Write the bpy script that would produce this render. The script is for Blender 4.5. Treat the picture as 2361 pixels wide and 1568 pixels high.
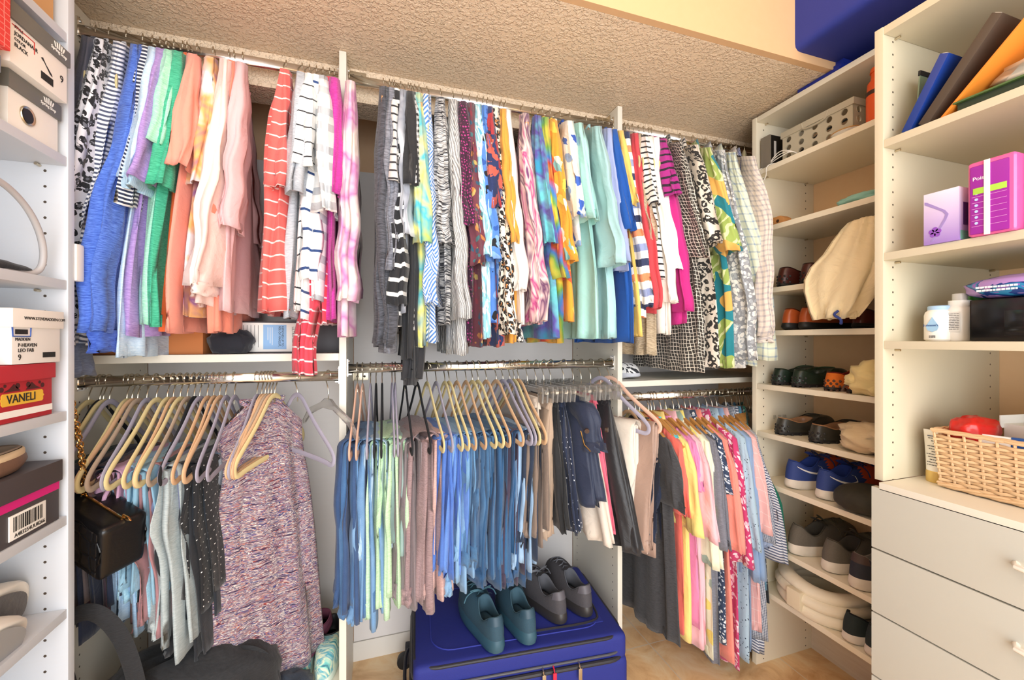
import bpy, bmesh, math, random
from math import sin, cos, pi, radians, sqrt, atan2, tan
from mathutils import Vector, Matrix, noise as mnoise

for o in list(bpy.data.objects): bpy.data.objects.remove(o)
scene = bpy.context.scene
COL = scene.collection

# ---------------------------------------------------------------- camera
CAMZ = 1.27
FPX = 958.0
YAW = radians(17.9)
cam_d = bpy.data.cameras.new('camera'); cam = bpy.data.objects.new('camera', cam_d); COL.objects.link(cam)
cam.location = (0, 0, CAMZ); cam.rotation_euler = (radians(90), 0, -YAW)
cam_d.sensor_width = 36; cam_d.lens = FPX / 2361 * 36; cam_d.clip_start = 0.02
scene.camera = cam
# ---------------------------------------------------------------- world, light, exposure
scene.view_settings.view_transform = 'Standard'; scene.view_settings.look = 'None'
scene.view_settings.gamma = 1; scene.view_settings.use_curve_mapping = False
scene.view_settings.exposure = 0.08
w = bpy.data.worlds.new('world'); scene.world = w; w.use_nodes = True
w.node_tree.nodes['Background'].inputs[0].default_value = (0.86, 0.93, 1.0, 1)
w.node_tree.nodes['Background'].inputs[1].default_value = 1.9

def area(name, loc, target, size, size_y, power, col):
    l = bpy.data.lights.new(name, 'AREA'); l.shape = 'RECTANGLE'; l.size = size; l.size_y = size_y
    l.energy = power; l.color = col
    o = bpy.data.objects.new(name, l); COL.objects.link(o); o.location = loc
    d = Vector(target) - Vector(loc); o.rotation_euler = d.to_track_quat('-Z', 'Y').to_euler()
    return o
# added frontal fill behind the camera, as daylight from an unseen doorway
area('doorway_fill', (0.12, -1.30, 1.25), (0.55, 2.0, 1.30), 1.9, 2.2, 66, (0.965, 0.98, 1.0))
# lamp on the high ceiling of the closet
area('ceiling_lamp_light', (-0.15, 0.25, 2.86), (0.7, 0.9, 0.4), 0.9, 0.9, 12, (1.0, 0.88, 0.70))

# ---------------------------------------------------------------- projections (where a sight line meets a real plane)
SY, CY = sin(YAW), cos(YAW)
def ratio(u):
    d = (u - 1180.5) / FPX
    return (SY + CY * d) / (CY - SY * d)
def dep(x, y): return SY * x + CY * y
def on_y(u, v, y):
    x = ratio(u) * y
    return Vector((x, y, CAMZ + (784 - v) / FPX * dep(x, y)))
def on_x(u, v, x):
    y = x / ratio(u)
    return Vector((x, y, CAMZ + (784 - v) / FPX * dep(x, y)))
def on_z(u, v, z):
    dd = (z - CAMZ) * FPX / (784 - v); d = (u - 1180.5) / FPX
    return Vector((dd * (SY + CY * d), dd * (CY - SY * d), z))
def z_at(v, x, y): return CAMZ + (784 - v) / FPX * dep(x, y)

# ---------------------------------------------------------------- materials
def lin(h):
    if isinstance(h, (tuple, list)): return tuple(h) if len(h) == 4 else (*h, 1)
    h = h.lstrip('#'); c = [int(h[i:i+2], 16) / 255 for i in (0, 2, 4)]
    return tuple(x / 12.92 if x <= .04045 else ((x + .055) / 1.055) ** 2.4 for x in c) + (1,)

class NT:
    def __init__(s, name):
        s.m = bpy.data.materials.new(name); s.m.use_nodes = True
        s.t = s.m.node_tree; s.b = s.t.nodes['Principled BSDF']
    def n(s, typ, **kw):
        nd = s.t.nodes.new(typ)
        for k, v in kw.items():
            if k.startswith('i_'):
                key = k[2:]; key = int(key) if key.isdigit() else key.replace('_', ' ')
                if isinstance(v, tuple) and len(v) == 2 and hasattr(v[0], 'outputs'):
                    s.t.links.new(v[0].outputs[v[1]], nd.inputs[key])
                elif hasattr(v, 'is_output'): s.t.links.new(v, nd.inputs[key])
                else: nd.inputs[key].default_value = v
            else: setattr(nd, k, v)
        return nd
    def math(s, op, a, b=None, c=None):
        nd = s.t.nodes.new('ShaderNodeMath'); nd.operation = op
        for i, v in enumerate((a, b, c)):
            if v is None: continue
            if hasattr(v, 'is_output'): s.t.links.new(v, nd.inputs[i])
            else: nd.inputs[i].default_value = v
        return nd.outputs[0]
    def mix(s, f, a, b):
        nd = s.t.nodes.new('ShaderNodeMix'); nd.data_type = 'RGBA'
        for i, v in ((0, f), (6, a), (7, b)):
            if hasattr(v, 'is_output'): s.t.links.new(v, nd.inputs[i])
            else: nd.inputs[i].default_value = v if i == 0 else lin(v)
        return nd.outputs[2]
    def ramp(s, fac, stops, interp='LINEAR'):
        nd = s.t.nodes.new('ShaderNodeValToRGB'); nd.color_ramp.interpolation = interp
        e = nd.color_ramp.elements
        while len(e) < len(stops): e.new(0.5)
        for el, (p, c) in zip(e, stops): el.position = p; el.color = lin(c)
        s.t.links.new(fac, nd.inputs[0]); return nd.outputs[0]
    def coord(s, out='Object', scale=(1, 1, 1), rot=(0, 0, 0), loc=(0, 0, 0)):
        tc = s.t.nodes.new('ShaderNodeTexCoord')
        mp = s.t.nodes.new('ShaderNodeMapping')
        mp.inputs['Scale'].default_value = scale; mp.inputs['Rotation'].default_value = rot; mp.inputs['Location'].default_value = loc
        s.t.links.new(tc.outputs[out], mp.inputs[0]); return mp.outputs[0]
    def noise(s, vec, scale, detail=2, rough=.5, dist=0):
        nd = s.t.nodes.new('ShaderNodeTexNoise'); s.t.links.new(vec, nd.inputs['Vector'])
        nd.inputs['Scale'].default_value = scale; nd.inputs['Detail'].default_value = detail
        nd.inputs['Roughness'].default_value = rough; nd.inputs['Distortion'].default_value = dist
        return nd
    def voro(s, vec, scale, feature='F1', rnd=1):
        nd = s.t.nodes.new('ShaderNodeTexVoronoi'); nd.feature = feature; s.t.links.new(vec, nd.inputs['Vector'])
        nd.inputs['Scale'].default_value = scale; nd.inputs['Randomness'].default_value = rnd
        return nd
    def bump(s, h, strength=.3, dist=.002):
        nd = s.t.nodes.new('ShaderNodeBump'); nd.inputs['Strength'].default_value = strength; nd.inputs['Distance'].default_value = dist
        s.t.links.new(h, nd.inputs['Height']); s.t.links.new(nd.outputs[0], s.b.inputs['Normal'])
    def base(s, c):
        if hasattr(c, 'is_output'): s.t.links.new(c, s.b.inputs['Base Color'])
        else: s.b.inputs['Base Color'].default_value = lin(c)
    def set(s, **kw):
        for k, v in kw.items(): s.b.inputs[k.replace('_', ' ')].default_value = v

_MC = {}
def plain(color, rough=.5, metal=0, name='paint', **kw):
    key = ('p', color, rough, metal, tuple(sorted(kw.items())))
    if key in _MC: return _MC[key]
    n = NT(name); n.base(color); n.set(Roughness=rough, Metallic=metal)
    for k, v in kw.items(): n.b.inputs[k.replace('_', ' ')].default_value = v
    _MC[key] = n.m; return n.m

def rough_mat(color, c2, scale, rough=.6, bump=.3, bd=.002, stretch=(1, 1, 1), name='surface', metal=0):
    key = ('r', color, c2, scale, rough, bump, bd, stretch, metal)
    if key in _MC: return _MC[key]
    n = NT(name); v = n.coord('Object', stretch)
    ns = n.noise(v, scale, 4, .6); n.base(n.mix(ns.outputs[0], color, c2)); n.set(Roughness=rough, Metallic=metal)
    n.bump(ns.outputs[0], bump, bd); _MC[key] = n.m; return n.m

def cloth(kind, *cols, scale=1.0, seed=0, rough=.85, **kw):
    """fabric in cloth space: UV is in metres, U round the garment and V down it"""
    key = ('c', kind, cols, scale, seed, rough, tuple(sorted(kw.items())))
    if key in _MC: return _MC[key]
    n = NT('fabric_' + kind); n.set(Roughness=rough)
    n.b.inputs['Sheen Weight'].default_value = .15
    uv = n.coord('UV', loc=(seed * 1.37, seed * .71, 0))
    sep = n.n('ShaderNodeSeparateXYZ', i_0=uv); U, V = sep.outputs[0], sep.outputs[1]
    def warp(amount, sc):
        nz = n.noise(uv, sc, 2).outputs[1]
        vm = n.n('ShaderNodeVectorMath', operation='SCALE', i_0=nz); vm.inputs['Scale'].default_value = amount
        ad = n.n('ShaderNodeVectorMath', operation='ADD', i_0=uv, i_1=vm.outputs[0]); return ad.outputs[0]
    def frac(x, period): return n.math('FRACT', n.math('DIVIDE', x, period))
    c1 = cols[0]; out = c1; bmp = None
    if kind == 'plain':
        nz = n.noise(uv, 9, 3).outputs[0]
        out = c1
    elif kind == 'heather':
        uvs = n.coord('UV', (60 * scale, 420 * scale, 1), loc=(seed, seed, 0)); nz = n.noise(uvs, 1, 3, .65).outputs[0]
        out = n.ramp(nz, [(.32, cols[0]), (.66, cols[1])]); bmp = nz
    elif kind == 'space':      # streaky melange of several yarns
        wv = n.n('ShaderNodeVectorMath', operation='MULTIPLY', i_0=warp(.03, 9)); wv.inputs[1].default_value = (24 * scale, 330 * scale, 1)
        nz = n.noise(wv.outputs[0], 1, 2, .6).outputs[0]; k = len(cols)
        st = [(.36 + .28 * i / (k - 1), cols[i]) for i in range(k)]
        out = n.ramp(nz, st, 'CONSTANT' if kw.get('hard') else 'LINEAR'); bmp = nz
    elif kind == 'stripe':     # cols: ground, line
        p, wd = kw['period'], kw['width']
        vec = warp(kw.get('wob', .004), 14); V2 = n.n('ShaderNodeSeparateXYZ', i_0=vec).outputs[1]
        if kw.get('vert'): V2 = n.n('ShaderNodeSeparateXYZ', i_0=vec).outputs[0]
        f = frac(V2, p); st = [(0, cols[0])]
        k = len(cols) - 1
        for i in range(k):
            a = (i + .5) / k - wd / p / 2; st += [(max(a, .001), cols[i + 1]), (min(a + wd / p, .999), cols[0])]
        out = n.ramp(f, st, 'CONSTANT')
        if 'heath' in kw:
            uvs = n.coord('UV', (60, 420, 1)); nz = n.noise(uvs, 1, 3).outputs[0]
            out = n.mix(n.math('MULTIPLY', nz, .55), out, kw['heath'])
    elif kind == 'bands':      # cols taken in order over one period
        f = frac(V, kw['period']); k = len(cols)
        out = n.ramp(f, [(i / k, c) for i, c in enumerate(cols)], 'CONSTANT')
    elif kind == 'plaid':      # ground, line a, line b
        p = kw['period']; wd = kw.get('width', .2)
        a = n.math('LESS_THAN', frac(U, p), wd); b = n.math('LESS_THAN', frac(V, p), wd)
        out = n.mix(n.math('MULTIPLY', n.math('ADD', a, b), .5), cols[0], cols[1])
        if len(cols) > 2:
            a = n.math('LESS_THAN', frac(n.math('ADD', U, p * .5), p), wd * .4); b = n.math('LESS_THAN', frac(n.math('ADD', V, p * .5), p), wd * .4)
            out = n.mix(n.math('MULTIPLY', n.math('ADD', a, b), .5), out, cols[2])
    elif kind == 'grid':       # hand drawn grid: ground, line
        vec = warp(.02, 20); sp = n.n('ShaderNodeSeparateXYZ', i_0=vec); p = kw['period']
        a = n.math('LESS_THAN', frac(sp.outputs[0], p), .16); b = n.math('LESS_THAN', frac(sp.outputs[1], p), .14)
        out = n.mix(n.math('MAXIMUM', a, b), cols[0], cols[1])
    elif kind == 'dots':
        vo = n.voro(uv, 1 / kw['period'], rnd=kw.get('rnd', .35)); f = n.math('LESS_THAN', vo.outputs[0], kw.get('size', .22))
        out = n.mix(f, cols[0], cols[1])
    elif kind == 'leopard':    # ground, spot, heart
        vo = n.voro(warp(.014, 55), 52 * scale, rnd=.85); d = vo.outputs[0]
        nz = n.noise(uv, 95 * scale, 2).outputs[0]
        ring = n.math('MULTIPLY', n.math('LESS_THAN', n.math('ABSOLUTE', n.math('SUBTRACT', d, .36)), .15), n.math('GREATER_THAN', nz, .40))
        heart = n.math('LESS_THAN', d, .27)
        out = n.mix(ring, n.mix(heart, cols[0], cols[2]), cols[1])
    elif kind == 'blotch':     # cols, several inks in soft patches
        nz = n.noise(warp(.06, 10), kw.get('freq', 9) * scale, kw.get('detail', 3), .5).outputs[0]; k = len(cols)
        out = n.ramp(nz, [(.3 + .4 * i / max(k - 1, 1), cols[i]) for i in range(k)], kw.get('interp', 'LINEAR'))
    elif kind == 'streak':     # inks that run down the cloth
        uvs = n.coord('UV', (22 * scale, 7 * scale, 1), loc=(seed, seed, 0)); nz = n.noise(uvs, 1, 2, .5, .8).outputs[0]; k = len(cols)
        out = n.ramp(nz, [(.3 + .4 * i / (k - 1), cols[i]) for i in range(k)], kw.get('interp', 'LINEAR'))
    elif kind == 'floral':     # cells of colour; ground first
        vo = n.voro(warp(.03, 30), kw.get('freq', 26) * scale); sepc = n.n('ShaderNodeSeparateXYZ', i_0=vo.outputs[1])
        k = len(cols) - 1
        cellc = n.ramp(sepc.outputs[0], [(i / k, cols[i + 1]) for i in range(k)], 'CONSTANT')
        m = n.math('LESS_THAN', vo.outputs[0], kw.get('size', .42))
        out = n.mix(m, cols[0], cellc)
    elif kind == 'leaf':       # big fronds: ground, leaf, vein
        wv = n.n('ShaderNodeTexWave', i_Vector=warp(.10, 7)); wv.inputs['Scale'].default_value = 16 * scale; wv.inputs['Distortion'].default_value = 3
        wv.bands_direction = 'DIAGONAL'
        nz = n.noise(uv, 7 * scale, 1).outputs[0]
        m = n.math('GREATER_THAN', nz, .5)
        leafc = n.mix(n.math('GREATER_THAN', wv.outputs[1], .8), cols[1], cols[2])
        out = n.mix(m, cols[0], leafc)
        if len(cols) > 3: out = n.mix(n.math('GREATER_THAN', n.noise(uv, 6, 0).outputs[0], .62), out, cols[3])
    elif kind == 'dashes':     # geometric brush dashes: ground, ink
        vo = n.voro(uv, 22 * scale); ang = n.n('ShaderNodeSeparateXYZ', i_0=vo.outputs[1]).outputs[0]
        a = n.math('GREATER_THAN', ang, .5)
        l1 = n.math('FRACT', n.math('MULTIPLY', n.math('ADD', U, V), 80 * scale)); l2 = n.math('FRACT', n.math('MULTIPLY', n.math('SUBTRACT', U, V), 80 * scale))
        m = n.mix(a, (0, 0, 0), (1, 1, 1))
        f = n.math('ADD', n.math('MULTIPLY', l1, a), n.math('MULTIPLY', l2, n.math('SUBTRACT', 1.0, a)))
        out = n.mix(n.math('GREATER_THAN', f, .52), cols[0], cols[1])
    elif kind == 'denim':
        uvs = n.coord('UV', (900, 500, 1)); nz = n.noise(uvs, 1, 2).outputs[0]; big = n.noise(uv, 6 * scale, 3, .6).outputs[0]
        f = n.math('ADD', n.math('MULTIPLY', nz, .45), n.math('MULTIPLY', big, .75))
        out = n.ramp(f, [(.48, cols[0]), (1.0, cols[1])]); bmp = nz
    elif kind == 'knit':
        wv = n.n('ShaderNodeTexWave', i_Vector=warp(.012, 30)); wv.inputs['Scale'].default_value = 42; wv.bands_direction = 'X'
        uvs = n.coord('UV', (300, 300, 1)); nz = n.noise(uvs, 1, 2).outputs[0]
        out = n.mix(nz, cols[0], cols[1]); bmp = wv.outputs[1]
        f = n.math('MULTIPLY', n.math('ADD', nz, wv.outputs[1]), .5); out = n.ramp(f, [(.3, cols[0]), (.62, cols[1])])
    fine = n.noise(uv, 520, 2, .6).outputs[0]; soft = n.noise(uv, 22, 3, .55, .6).outputs[0]
    h = n.math('ADD', n.math('MULTIPLY', fine, .12), n.math('MULTIPLY', soft, kw.get('crease', 1.0)))
    if bmp is not None: h = n.math('ADD', h, n.math('MULTIPLY', bmp, .22 if kind != 'knit' else .8))
    n.base(out); n.bump(h, .55, .006)
    _MC[key] = n.m; return n.m

# ---------------------------------------------------------------- object helpers
def thing(name, label, cat, loc=(0, 0, 0), rz=0, group=None, kind=None):
    o = bpy.data.objects.new(name, None); COL.objects.link(o); o.location = loc; o.rotation_euler = (0, 0, rz)
    o.empty_display_size = .05
    return tag(o, label, cat, group, kind)
def tag(o, label=None, cat=None, group=None, kind=None):
    if label: o['label'] = label
    if cat: o['category'] = cat
    if group: o['group'] = group
    if kind: o['kind'] = kind
    return o
def mk(name, verts, faces, mat, parent=None, smooth=True, uvs=None, label=None):
    me = bpy.data.meshes.new(name); me.from_pydata([tuple(v) for v in verts], [], faces)
    if uvs is not None:
        ul = me.uv_layers.new(name='UVMap'); idx = [0] * len(me.loops); me.loops.foreach_get('vertex_index', idx)
        flat = []
        for i in idx: flat += [uvs[i][0], uvs[i][1]]
        ul.data.foreach_set('uv', flat)
    if smooth: me.polygons.foreach_set('use_smooth', [True] * len(me.polygons))
    if isinstance(mat, (list, tuple)):
        for m_ in mat: me.materials.append(m_)
    elif mat: me.materials.append(mat)
    me.update()
    o = bpy.data.objects.new(name, me); COL.objects.link(o)
    if parent is not None: o.parent = parent
    if label: o['label'] = label
    return o
class MB:
    """collects shapes and links them as one mesh"""
    def __init__(s): s.v = []; s.f = []
    def add(s, v, f):
        b = len(s.v); s.v += [tuple(p) for p in v]; s.f += [tuple(i + b for i in q) for q in f]; return s
    def box(s, x0, x1, y0, y1, z0, z1, M=None):
        v = [Vector((x, y, z)) for z in (z0, z1) for y in (y0, y1) for x in (x0, x1)]
        if M: v = [M @ p for p in v]
        return s.add(v, [(0, 2, 3, 1), (4, 5, 7, 6), (0, 1, 5, 4), (2, 6, 7, 3), (0, 4, 6, 2), (1, 3, 7, 5)])
    def cyl(s, p0, p1, r0, r1=None, n=14, cap=True):
        r1 = r0 if r1 is None else r1; p0 = Vector(p0); p1 = Vector(p1); d = (p1 - p0).normalized()
        a = d.orthogonal().normalized(); b = d.cross(a); v = []
        for p, r in ((p0, r0), (p1, r1)):
            for i in range(n): t = 2 * pi * i / n; v.append(p + a * r * cos(t) + b * r * sin(t))
        f = [(i, (i + 1) % n, n + (i + 1) % n, n + i) for i in range(n)]
        if cap: f += [tuple(range(n))[::-1], tuple(range(n, 2 * n))]
        return s.add(v, f)
    def lathe(s, prof, c=(0, 0, 0), n=24, M=None, sy=1):
        v = []; k = len(prof)
        for r, z in prof:
            for i in range(n):
                t = 2 * pi * i / n; p = Vector((c[0] + r * cos(t), c[1] + r * sy * sin(t), c[2] + z)); v.append(M @ p if M else p)
        f = [(j * n + i, j * n + (i + 1) % n, (j + 1) * n + (i + 1) % n, (j + 1) * n + i) for j in range(k - 1) for i in range(n)]
        f += [tuple(range(n))[::-1], tuple(range((k - 1) * n, k * n))]
        return s.add(v, f)
    def tube(s, pts, r, n=8, closed=False, sec=None, up=(0, 0, 1)):
        """sec: (a, b) half sizes gives a flat rounded section, a along up-ish"""
        pts = [Vector(p) for p in pts]; k = len(pts); v = []; up = Vector(up)
        for i, p in enumerate(pts):
            if closed: d = pts[(i + 1) % k] - pts[i - 1]
            else: d = pts[min(i + 1, k - 1)] - pts[max(i - 1, 0)]
            d.normalize(); a = up - d * up.dot(d)
            if a.length < 1e-3:
                a = d.orthogonal() if i == 0 else last - d * last.dot(d)
            a.normalize(); last = a; b = d.cross(a)
            rr = r[i] if isinstance(r, (list, tuple)) else r
            ra, rb = (sec if sec else (rr, rr))
            for j in range(n):
                t = 2 * pi * j / n; v.append(p + a * ra * cos(t) + b * rb * sin(t))
        m = k if closed else k - 1
        f = [(i * n + j, i * n + (j + 1) % n, ((i + 1) % k) * n + (j + 1) % n, ((i + 1) % k) * n + j) for i in range(m) for j in range(n)]
        if not closed: f += [tuple(range(n))[::-1], tuple(range((k - 1) * n, k * n))]
        return s.add(v, f)
    def prism(s, pts2, h0, h1, fn):
        """outline pts2 extruded between h0 and h1; fn(a,b,h)->point"""
        k = len(pts2); v = [fn(a, b, h0) for a, b in pts2] + [fn(a, b, h1) for a, b in pts2]
        f = [(i, (i + 1) % k, k + (i + 1) % k, k + i) for i in range(k)] + [tuple(range(k))[::-1], tuple(range(k, 2 * k))]
        return s.add(v, f)
    def build(s, name, mat, parent=None, smooth=False, bevel=0, label=None, seg=2, sub=0, uv=False):
        o = mk(name, s.v, s.f, mat, parent, False, [(p[1] + p[0], p[2]) for p in s.v] if uv else None, label)
        bm = bmesh.new(); bm.from_mesh(o.data)
        bmesh.ops.recalc_face_normals(bm, faces=bm.faces)
        if bevel: bmesh.ops.bevel(bm, geom=[e for e in bm.edges if e.is_manifold and e.calc_face_angle(0) > .6], offset=bevel, segments=seg, affect='EDGES', profile=.7)
        bm.to_mesh(o.data); bm.free()
        if smooth or bevel: 
            o.data.polygons.foreach_set('use_smooth', [True] * len(o.data.polygons))
            o.data.set_sharp_from_angle(angle=radians(40))
        if sub:
            md = o.modifiers.new('sub', 'SUBSURF'); md.levels = sub; md.render_levels = sub
        return o
def box(name, x0, x1, y0, y1, z0, z1, mat, parent=None, bevel=.001, label=None):
    return MB().box(x0, x1, y0, y1, z0, z1).build(name, mat, parent, bevel=bevel, label=label)
def structure(o): o['kind'] = 'structure'; return o
def copy_tree(o, parent=None):
    c = o.copy(); COL.objects.link(c)
    if parent is not None: c.parent = parent
    for ch in list(o.children): copy_tree(ch, c)
    return c
def text(s, parent, size, mat, M, name='lettering', align='LEFT', xs=1.0, ext=.0003):
    cu = bpy.data.curves.new(name, 'FONT'); cu.body = s; cu.size = size; cu.extrude = ext; cu.align_x = align; cu.align_y = 'CENTER'
    cu.materials.append(mat); cu.resolution_u = 3
    o = bpy.data.objects.new(name, cu); COL.objects.link(o); o.parent = parent
    o.matrix_local = M @ Matrix.Diagonal((xs, 1, 1, 1)); return o
def frame(origin, ex, ey):
    ex = Vector(ex).normalized(); ey = Vector(ey); ez = ex.cross(ey).normalized(); ey = ez.cross(ex)
    M = Matrix((ex, ey, ez)).transposed().to_4x4(); M.translation = Vector(origin); return M
# ================================================================ room shell
def melamine(holes=None, axis=1, base='#e6e0d0', name='melamine'):
    """white board; holes = positions of the shelf pin rows along axis (0 x, 1 y)"""
    n = NT(name); c = n.coord('Object'); nz = n.noise(n.coord('Object', (3, 3, 60)), 3, 3).outputs[0]
    col = n.mix(n.math('MULTIPLY', nz, .10), base, '#c9c2b2')
    if holes:
        sp = n.n('ShaderNodeSeparateXYZ', i_0=c)
        z = n.math('SUBTRACT', n.math('MODULO', sp.outputs[2], .032), .016)
        m = None
        for h in holes:
            a = n.math('SUBTRACT', sp.outputs[axis], h)
            d = n.math('SQRT', n.math('ADD', n.math('MULTIPLY', a, a), n.math('MULTIPLY', z, z)))
            k = n.math('LESS_THAN', d, .0027); m = k if m is None else n.math('MAXIMUM', m, k)
        # a pin row is only drilled in the flat sides of a board
        col = n.mix(m, col, '#4a3f34')
    n.base(col); n.set(Roughness=.42); n.bump(nz, .05, .001); return n.m

def popcorn():
    n = NT('knockdown_texture'); v = n.coord('Object')
    a = n.noise(v, 105, 2, .5, .2).outputs[0]; b = n.noise(v, 230, 2).outputs[0]
    h = n.math('ADD', n.ramp(a, [(.46, (0, 0, 0)), (.60, (1, 1, 1))]), n.math('MULTIPLY', b, .35))
    n.base('#e8d0b2'); n.set(Roughness=.42); n.bump(h, .75, .0035); return n.m
def tiles():
    n = NT('floor_tile'); c = n.coord('Object'); sp = n.n('ShaderNodeSeparateXYZ', i_0=c)
    fx = n.math('FRACT', n.math('DIVIDE', n.math('ADD', sp.outputs[0], 9 * .447 - 1.077), .447))
    fy = n.math('FRACT', n.math('DIVIDE', n.math('ADD', sp.outputs[1], 9 * .447 - 1.474), .447))
    g = n.math('MAXIMUM', n.math('LESS_THAN', fx, .010), n.math('LESS_THAN', fy, .010))
    nz = n.noise(c, 6, 5, .62, 1.1).outputs[0]; col = n.ramp(nz, [(.3, '#cf9f6e'), (.5, '#ecc592'), (.7, '#f6dfb8')])
    n.base(n.mix(g, col, '#e0cdb4')); n.set(Roughness=.35); n.bump(n.math('SUBTRACT', nz, n.math('MULTIPLY', g, 2)), .15, .002); return n.m
M_PEACH = rough_mat('#f0caa2', '#edc397', 40, .7, .12, .001, name='peach_paint')
M_CREAMWALL = rough_mat('#ece3d6', '#e6dccd', 40, .7, .1, .001, name='cream_paint')
M_RWALL = rough_mat('#fbd6aa', '#f8cf9f', 40, .7, .12, .001, name='peach_paint')
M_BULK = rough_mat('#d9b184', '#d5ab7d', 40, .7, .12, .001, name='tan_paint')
M_WHITE = melamine()
M_TILE = tiles(); M_POP = popcorn()
M_CHROME = plain('#e9e6e0', .16, 1, 'chrome'); M_STEEL = plain('#cbbfa8', .28, 1, 'hook_wire')
M_DARKMETAL = plain('#3a3632', .4, .8, 'dark_screw')
M_BLACK = plain('#17171a', .6, 0, 'black'); M_INK = plain('#25221f', .7, 0, 'ink'); M_PAPER = plain('#f4f1ea', .6, 0, 'paper')

ZSOF = 2.157; YB = 1.765; YR = 1.405; ZU = 2.094
def srf(name, *a, mat): return structure(box(name, *a, mat, bevel=0))
srf('floor', -1.1, 2.2, -1.9, 2.15, -.03, 0, mat=M_TILE)
srf('wall_back', -1.1, 2.2, YB, YB + .1, 0, 2.95, mat=M_PEACH)
srf('wall_left', -1.05, -.935, -1.2, YB, 0, 2.95, mat=M_CREAMWALL)
srf('wall_right', 1.716, 2.2, -1.2, YB, 0, 2.95, mat=M_RWALL)
srf('ceiling', -1.1, 2.2, -1.2, .98, 2.92, 2.95, mat=M_PEACH)
srf('ceiling_low', -.935, 1.716, .997, YB, ZSOF, ZSOF + .02, mat=M_POP)
srf('wall_header', -.935, 1.716, 1.452, 1.56, 2.05, ZSOF - .0005, mat=M_POP)
srf('wall_bulkhead', -.935, 1.716, .975, .996, ZSOF + .0005, 2.92, mat=M_BULK)
srf('baseboard_back', -.935, 1.716, YB - .014, YB, 0, .075, mat=plain('#efe9df', .4, 0, 'trim_paint'))
srf('baseboard_right', 1.702, 1.716, -1.0, 1.27, 0, .095, mat=rough_mat('#e9dccb', '#cdb79f', 18, .6, .2, .002, (1, .3, 4), name='worn_board'))

# added white boards: the back wall's fade from warm bounce light to white
t = thing('added_wall_board', 'wide white board added on the back wall for its paler light behind the clothes', 'backing board', (0, 0, .078))
for x0, x1 in ((-.755, -.114), (-.09, .861), (.884, 1.712)):
    box('board', x0, x1, YB - .012, YB - .0005, 0, 1.86, melamine(base='#f0ebe8', name='backing'), t, .0005)

# ---------------------------------------------------------------- hanging section: dividers, shelves, rods
YF = 1.37
def divider(x0, x1, label, z1=ZSOF - .002):
    pts = [(YF, 0), (YB - .0145, 0), (YB - .0145, 2.047), (1.449, 2.047), (1.449, z1), (YF, z1)]
    o = MB().prism(pts, x0, x1, lambda a, b, h: (h, a, b)).build('closet_divider_panel', melamine([YF + .037, YB - .06], 1), bevel=.0012)
    return tag(o, label, 'divider panel')
divider(-.775, -.756, 'white divider panel at the left end of the hanging rods, beside the tall shelf unit')
divider(-.1125, -.092, 'white upright divider panel between the left and middle hanging sections')
divider(.862, .882, 'white upright divider panel between the middle and right hanging sections')

def oval_rod(x0, x1, z, label, y=YR):
    mid = (x0 + x1) / 2
    t = thing('closet_rod', label, 'closet rod', (mid, y, z))
    k = 20; v = []
    for x in (x0 + .003 - mid, x1 - .003 - mid):
        for i in range(k): a = 2 * pi * i / k; v.append((x, .0075 * cos(a) * (1 if abs(cos(a)) < .9 else 1), .015 * (sin(a))))
    f = [(i, (i + 1) % k, k + (i + 1) % k, k + i) for i in range(k)] + [tuple(range(k))[::-1], tuple(range(k, 2 * k))]
    mk('rod_tube', v, f, M_CHROME, t)
    for x, s in ((x0 - mid, 1), (x1 - mid, -1)):
        m = MB().box(min(x, x + s * .004), max(x, x + s * .004), -.014, .014, -.024, .030)
        m.box(min(x, x + s * .014), max(x, x + s * .014), -.0105, .0105, -.0195, -.0155)
        m.cyl((x + s * .003, 0, .024), (x + s * .007, 0, .024), .004)
        m.build('end_bracket', M_CHROME, t, bevel=.0008)
    return t
oval_rod(-.756, -.1125, ZU, 'chrome upper rod in the left hanging section, leopard print top at its end')
oval_rod(-.092, .862, ZU, 'chrome upper rod in the middle hanging section above the crowded blouses')
oval_rod(.882, 1.716, ZU, 'chrome upper rod in the right hanging section above the patterned mens shirts')
oval_rod(-.756, -.1125, 1.158, 'chrome lower rod in the left section carrying the row of velvet hangers')
oval_rod(-.092, .862, 1.180, 'chrome lower rod in the middle section carrying jeans and trousers')
oval_rod(.882, 1.716, 1.045, 'chrome lower rod in the right section carrying short sleeved polo shirts')

def closet_shelf(x0, x1, zt, label, th=.022):
    o = MB().box(x0, x1, YF + .008, YB - .013, zt - th, zt).build('closet_shelf', M_WHITE, bevel=.001)
    return tag(o, label, 'shelf')
closet_shelf(-.7555, -.113, 1.229, 'white shelf in the left hanging section with boxes on it above the velvet hangers')
closet_shelf(.8825, 1.7125, 1.112, 'white shelf in the right hanging section below the patterned shirts')

for x, s, y, z, lab in ((-.092, 1, 1.4515, 2.135, 'metal angle bracket at the low ceiling beside the left divider panel'),
                (.862, -1, 1.4515, 2.135, 'metal angle bracket at the low ceiling beside the right divider panel'),
                (-.092, 1, YB - .0125, 1.13, 'metal angle bracket on the back board under the middle rod')):
    t = thing('angle_bracket', lab, 'bracket', (x, y, z))
    m = MB().box(min(0, s * .056), max(0, s * .056), -.003, 0, -.020, .012).box(min(0, s * .003), max(0, s * .003), -.03, 0, -.020, .012)
    m.build('plate', M_STEEL, t, bevel=.0008)
    for dx in (.016, .042): MB().cyl((s * dx, -.006, -.004), (s * dx, -.003, -.004), .0045).build('screw', M_DARKMETAL, t, smooth=True)

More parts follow.
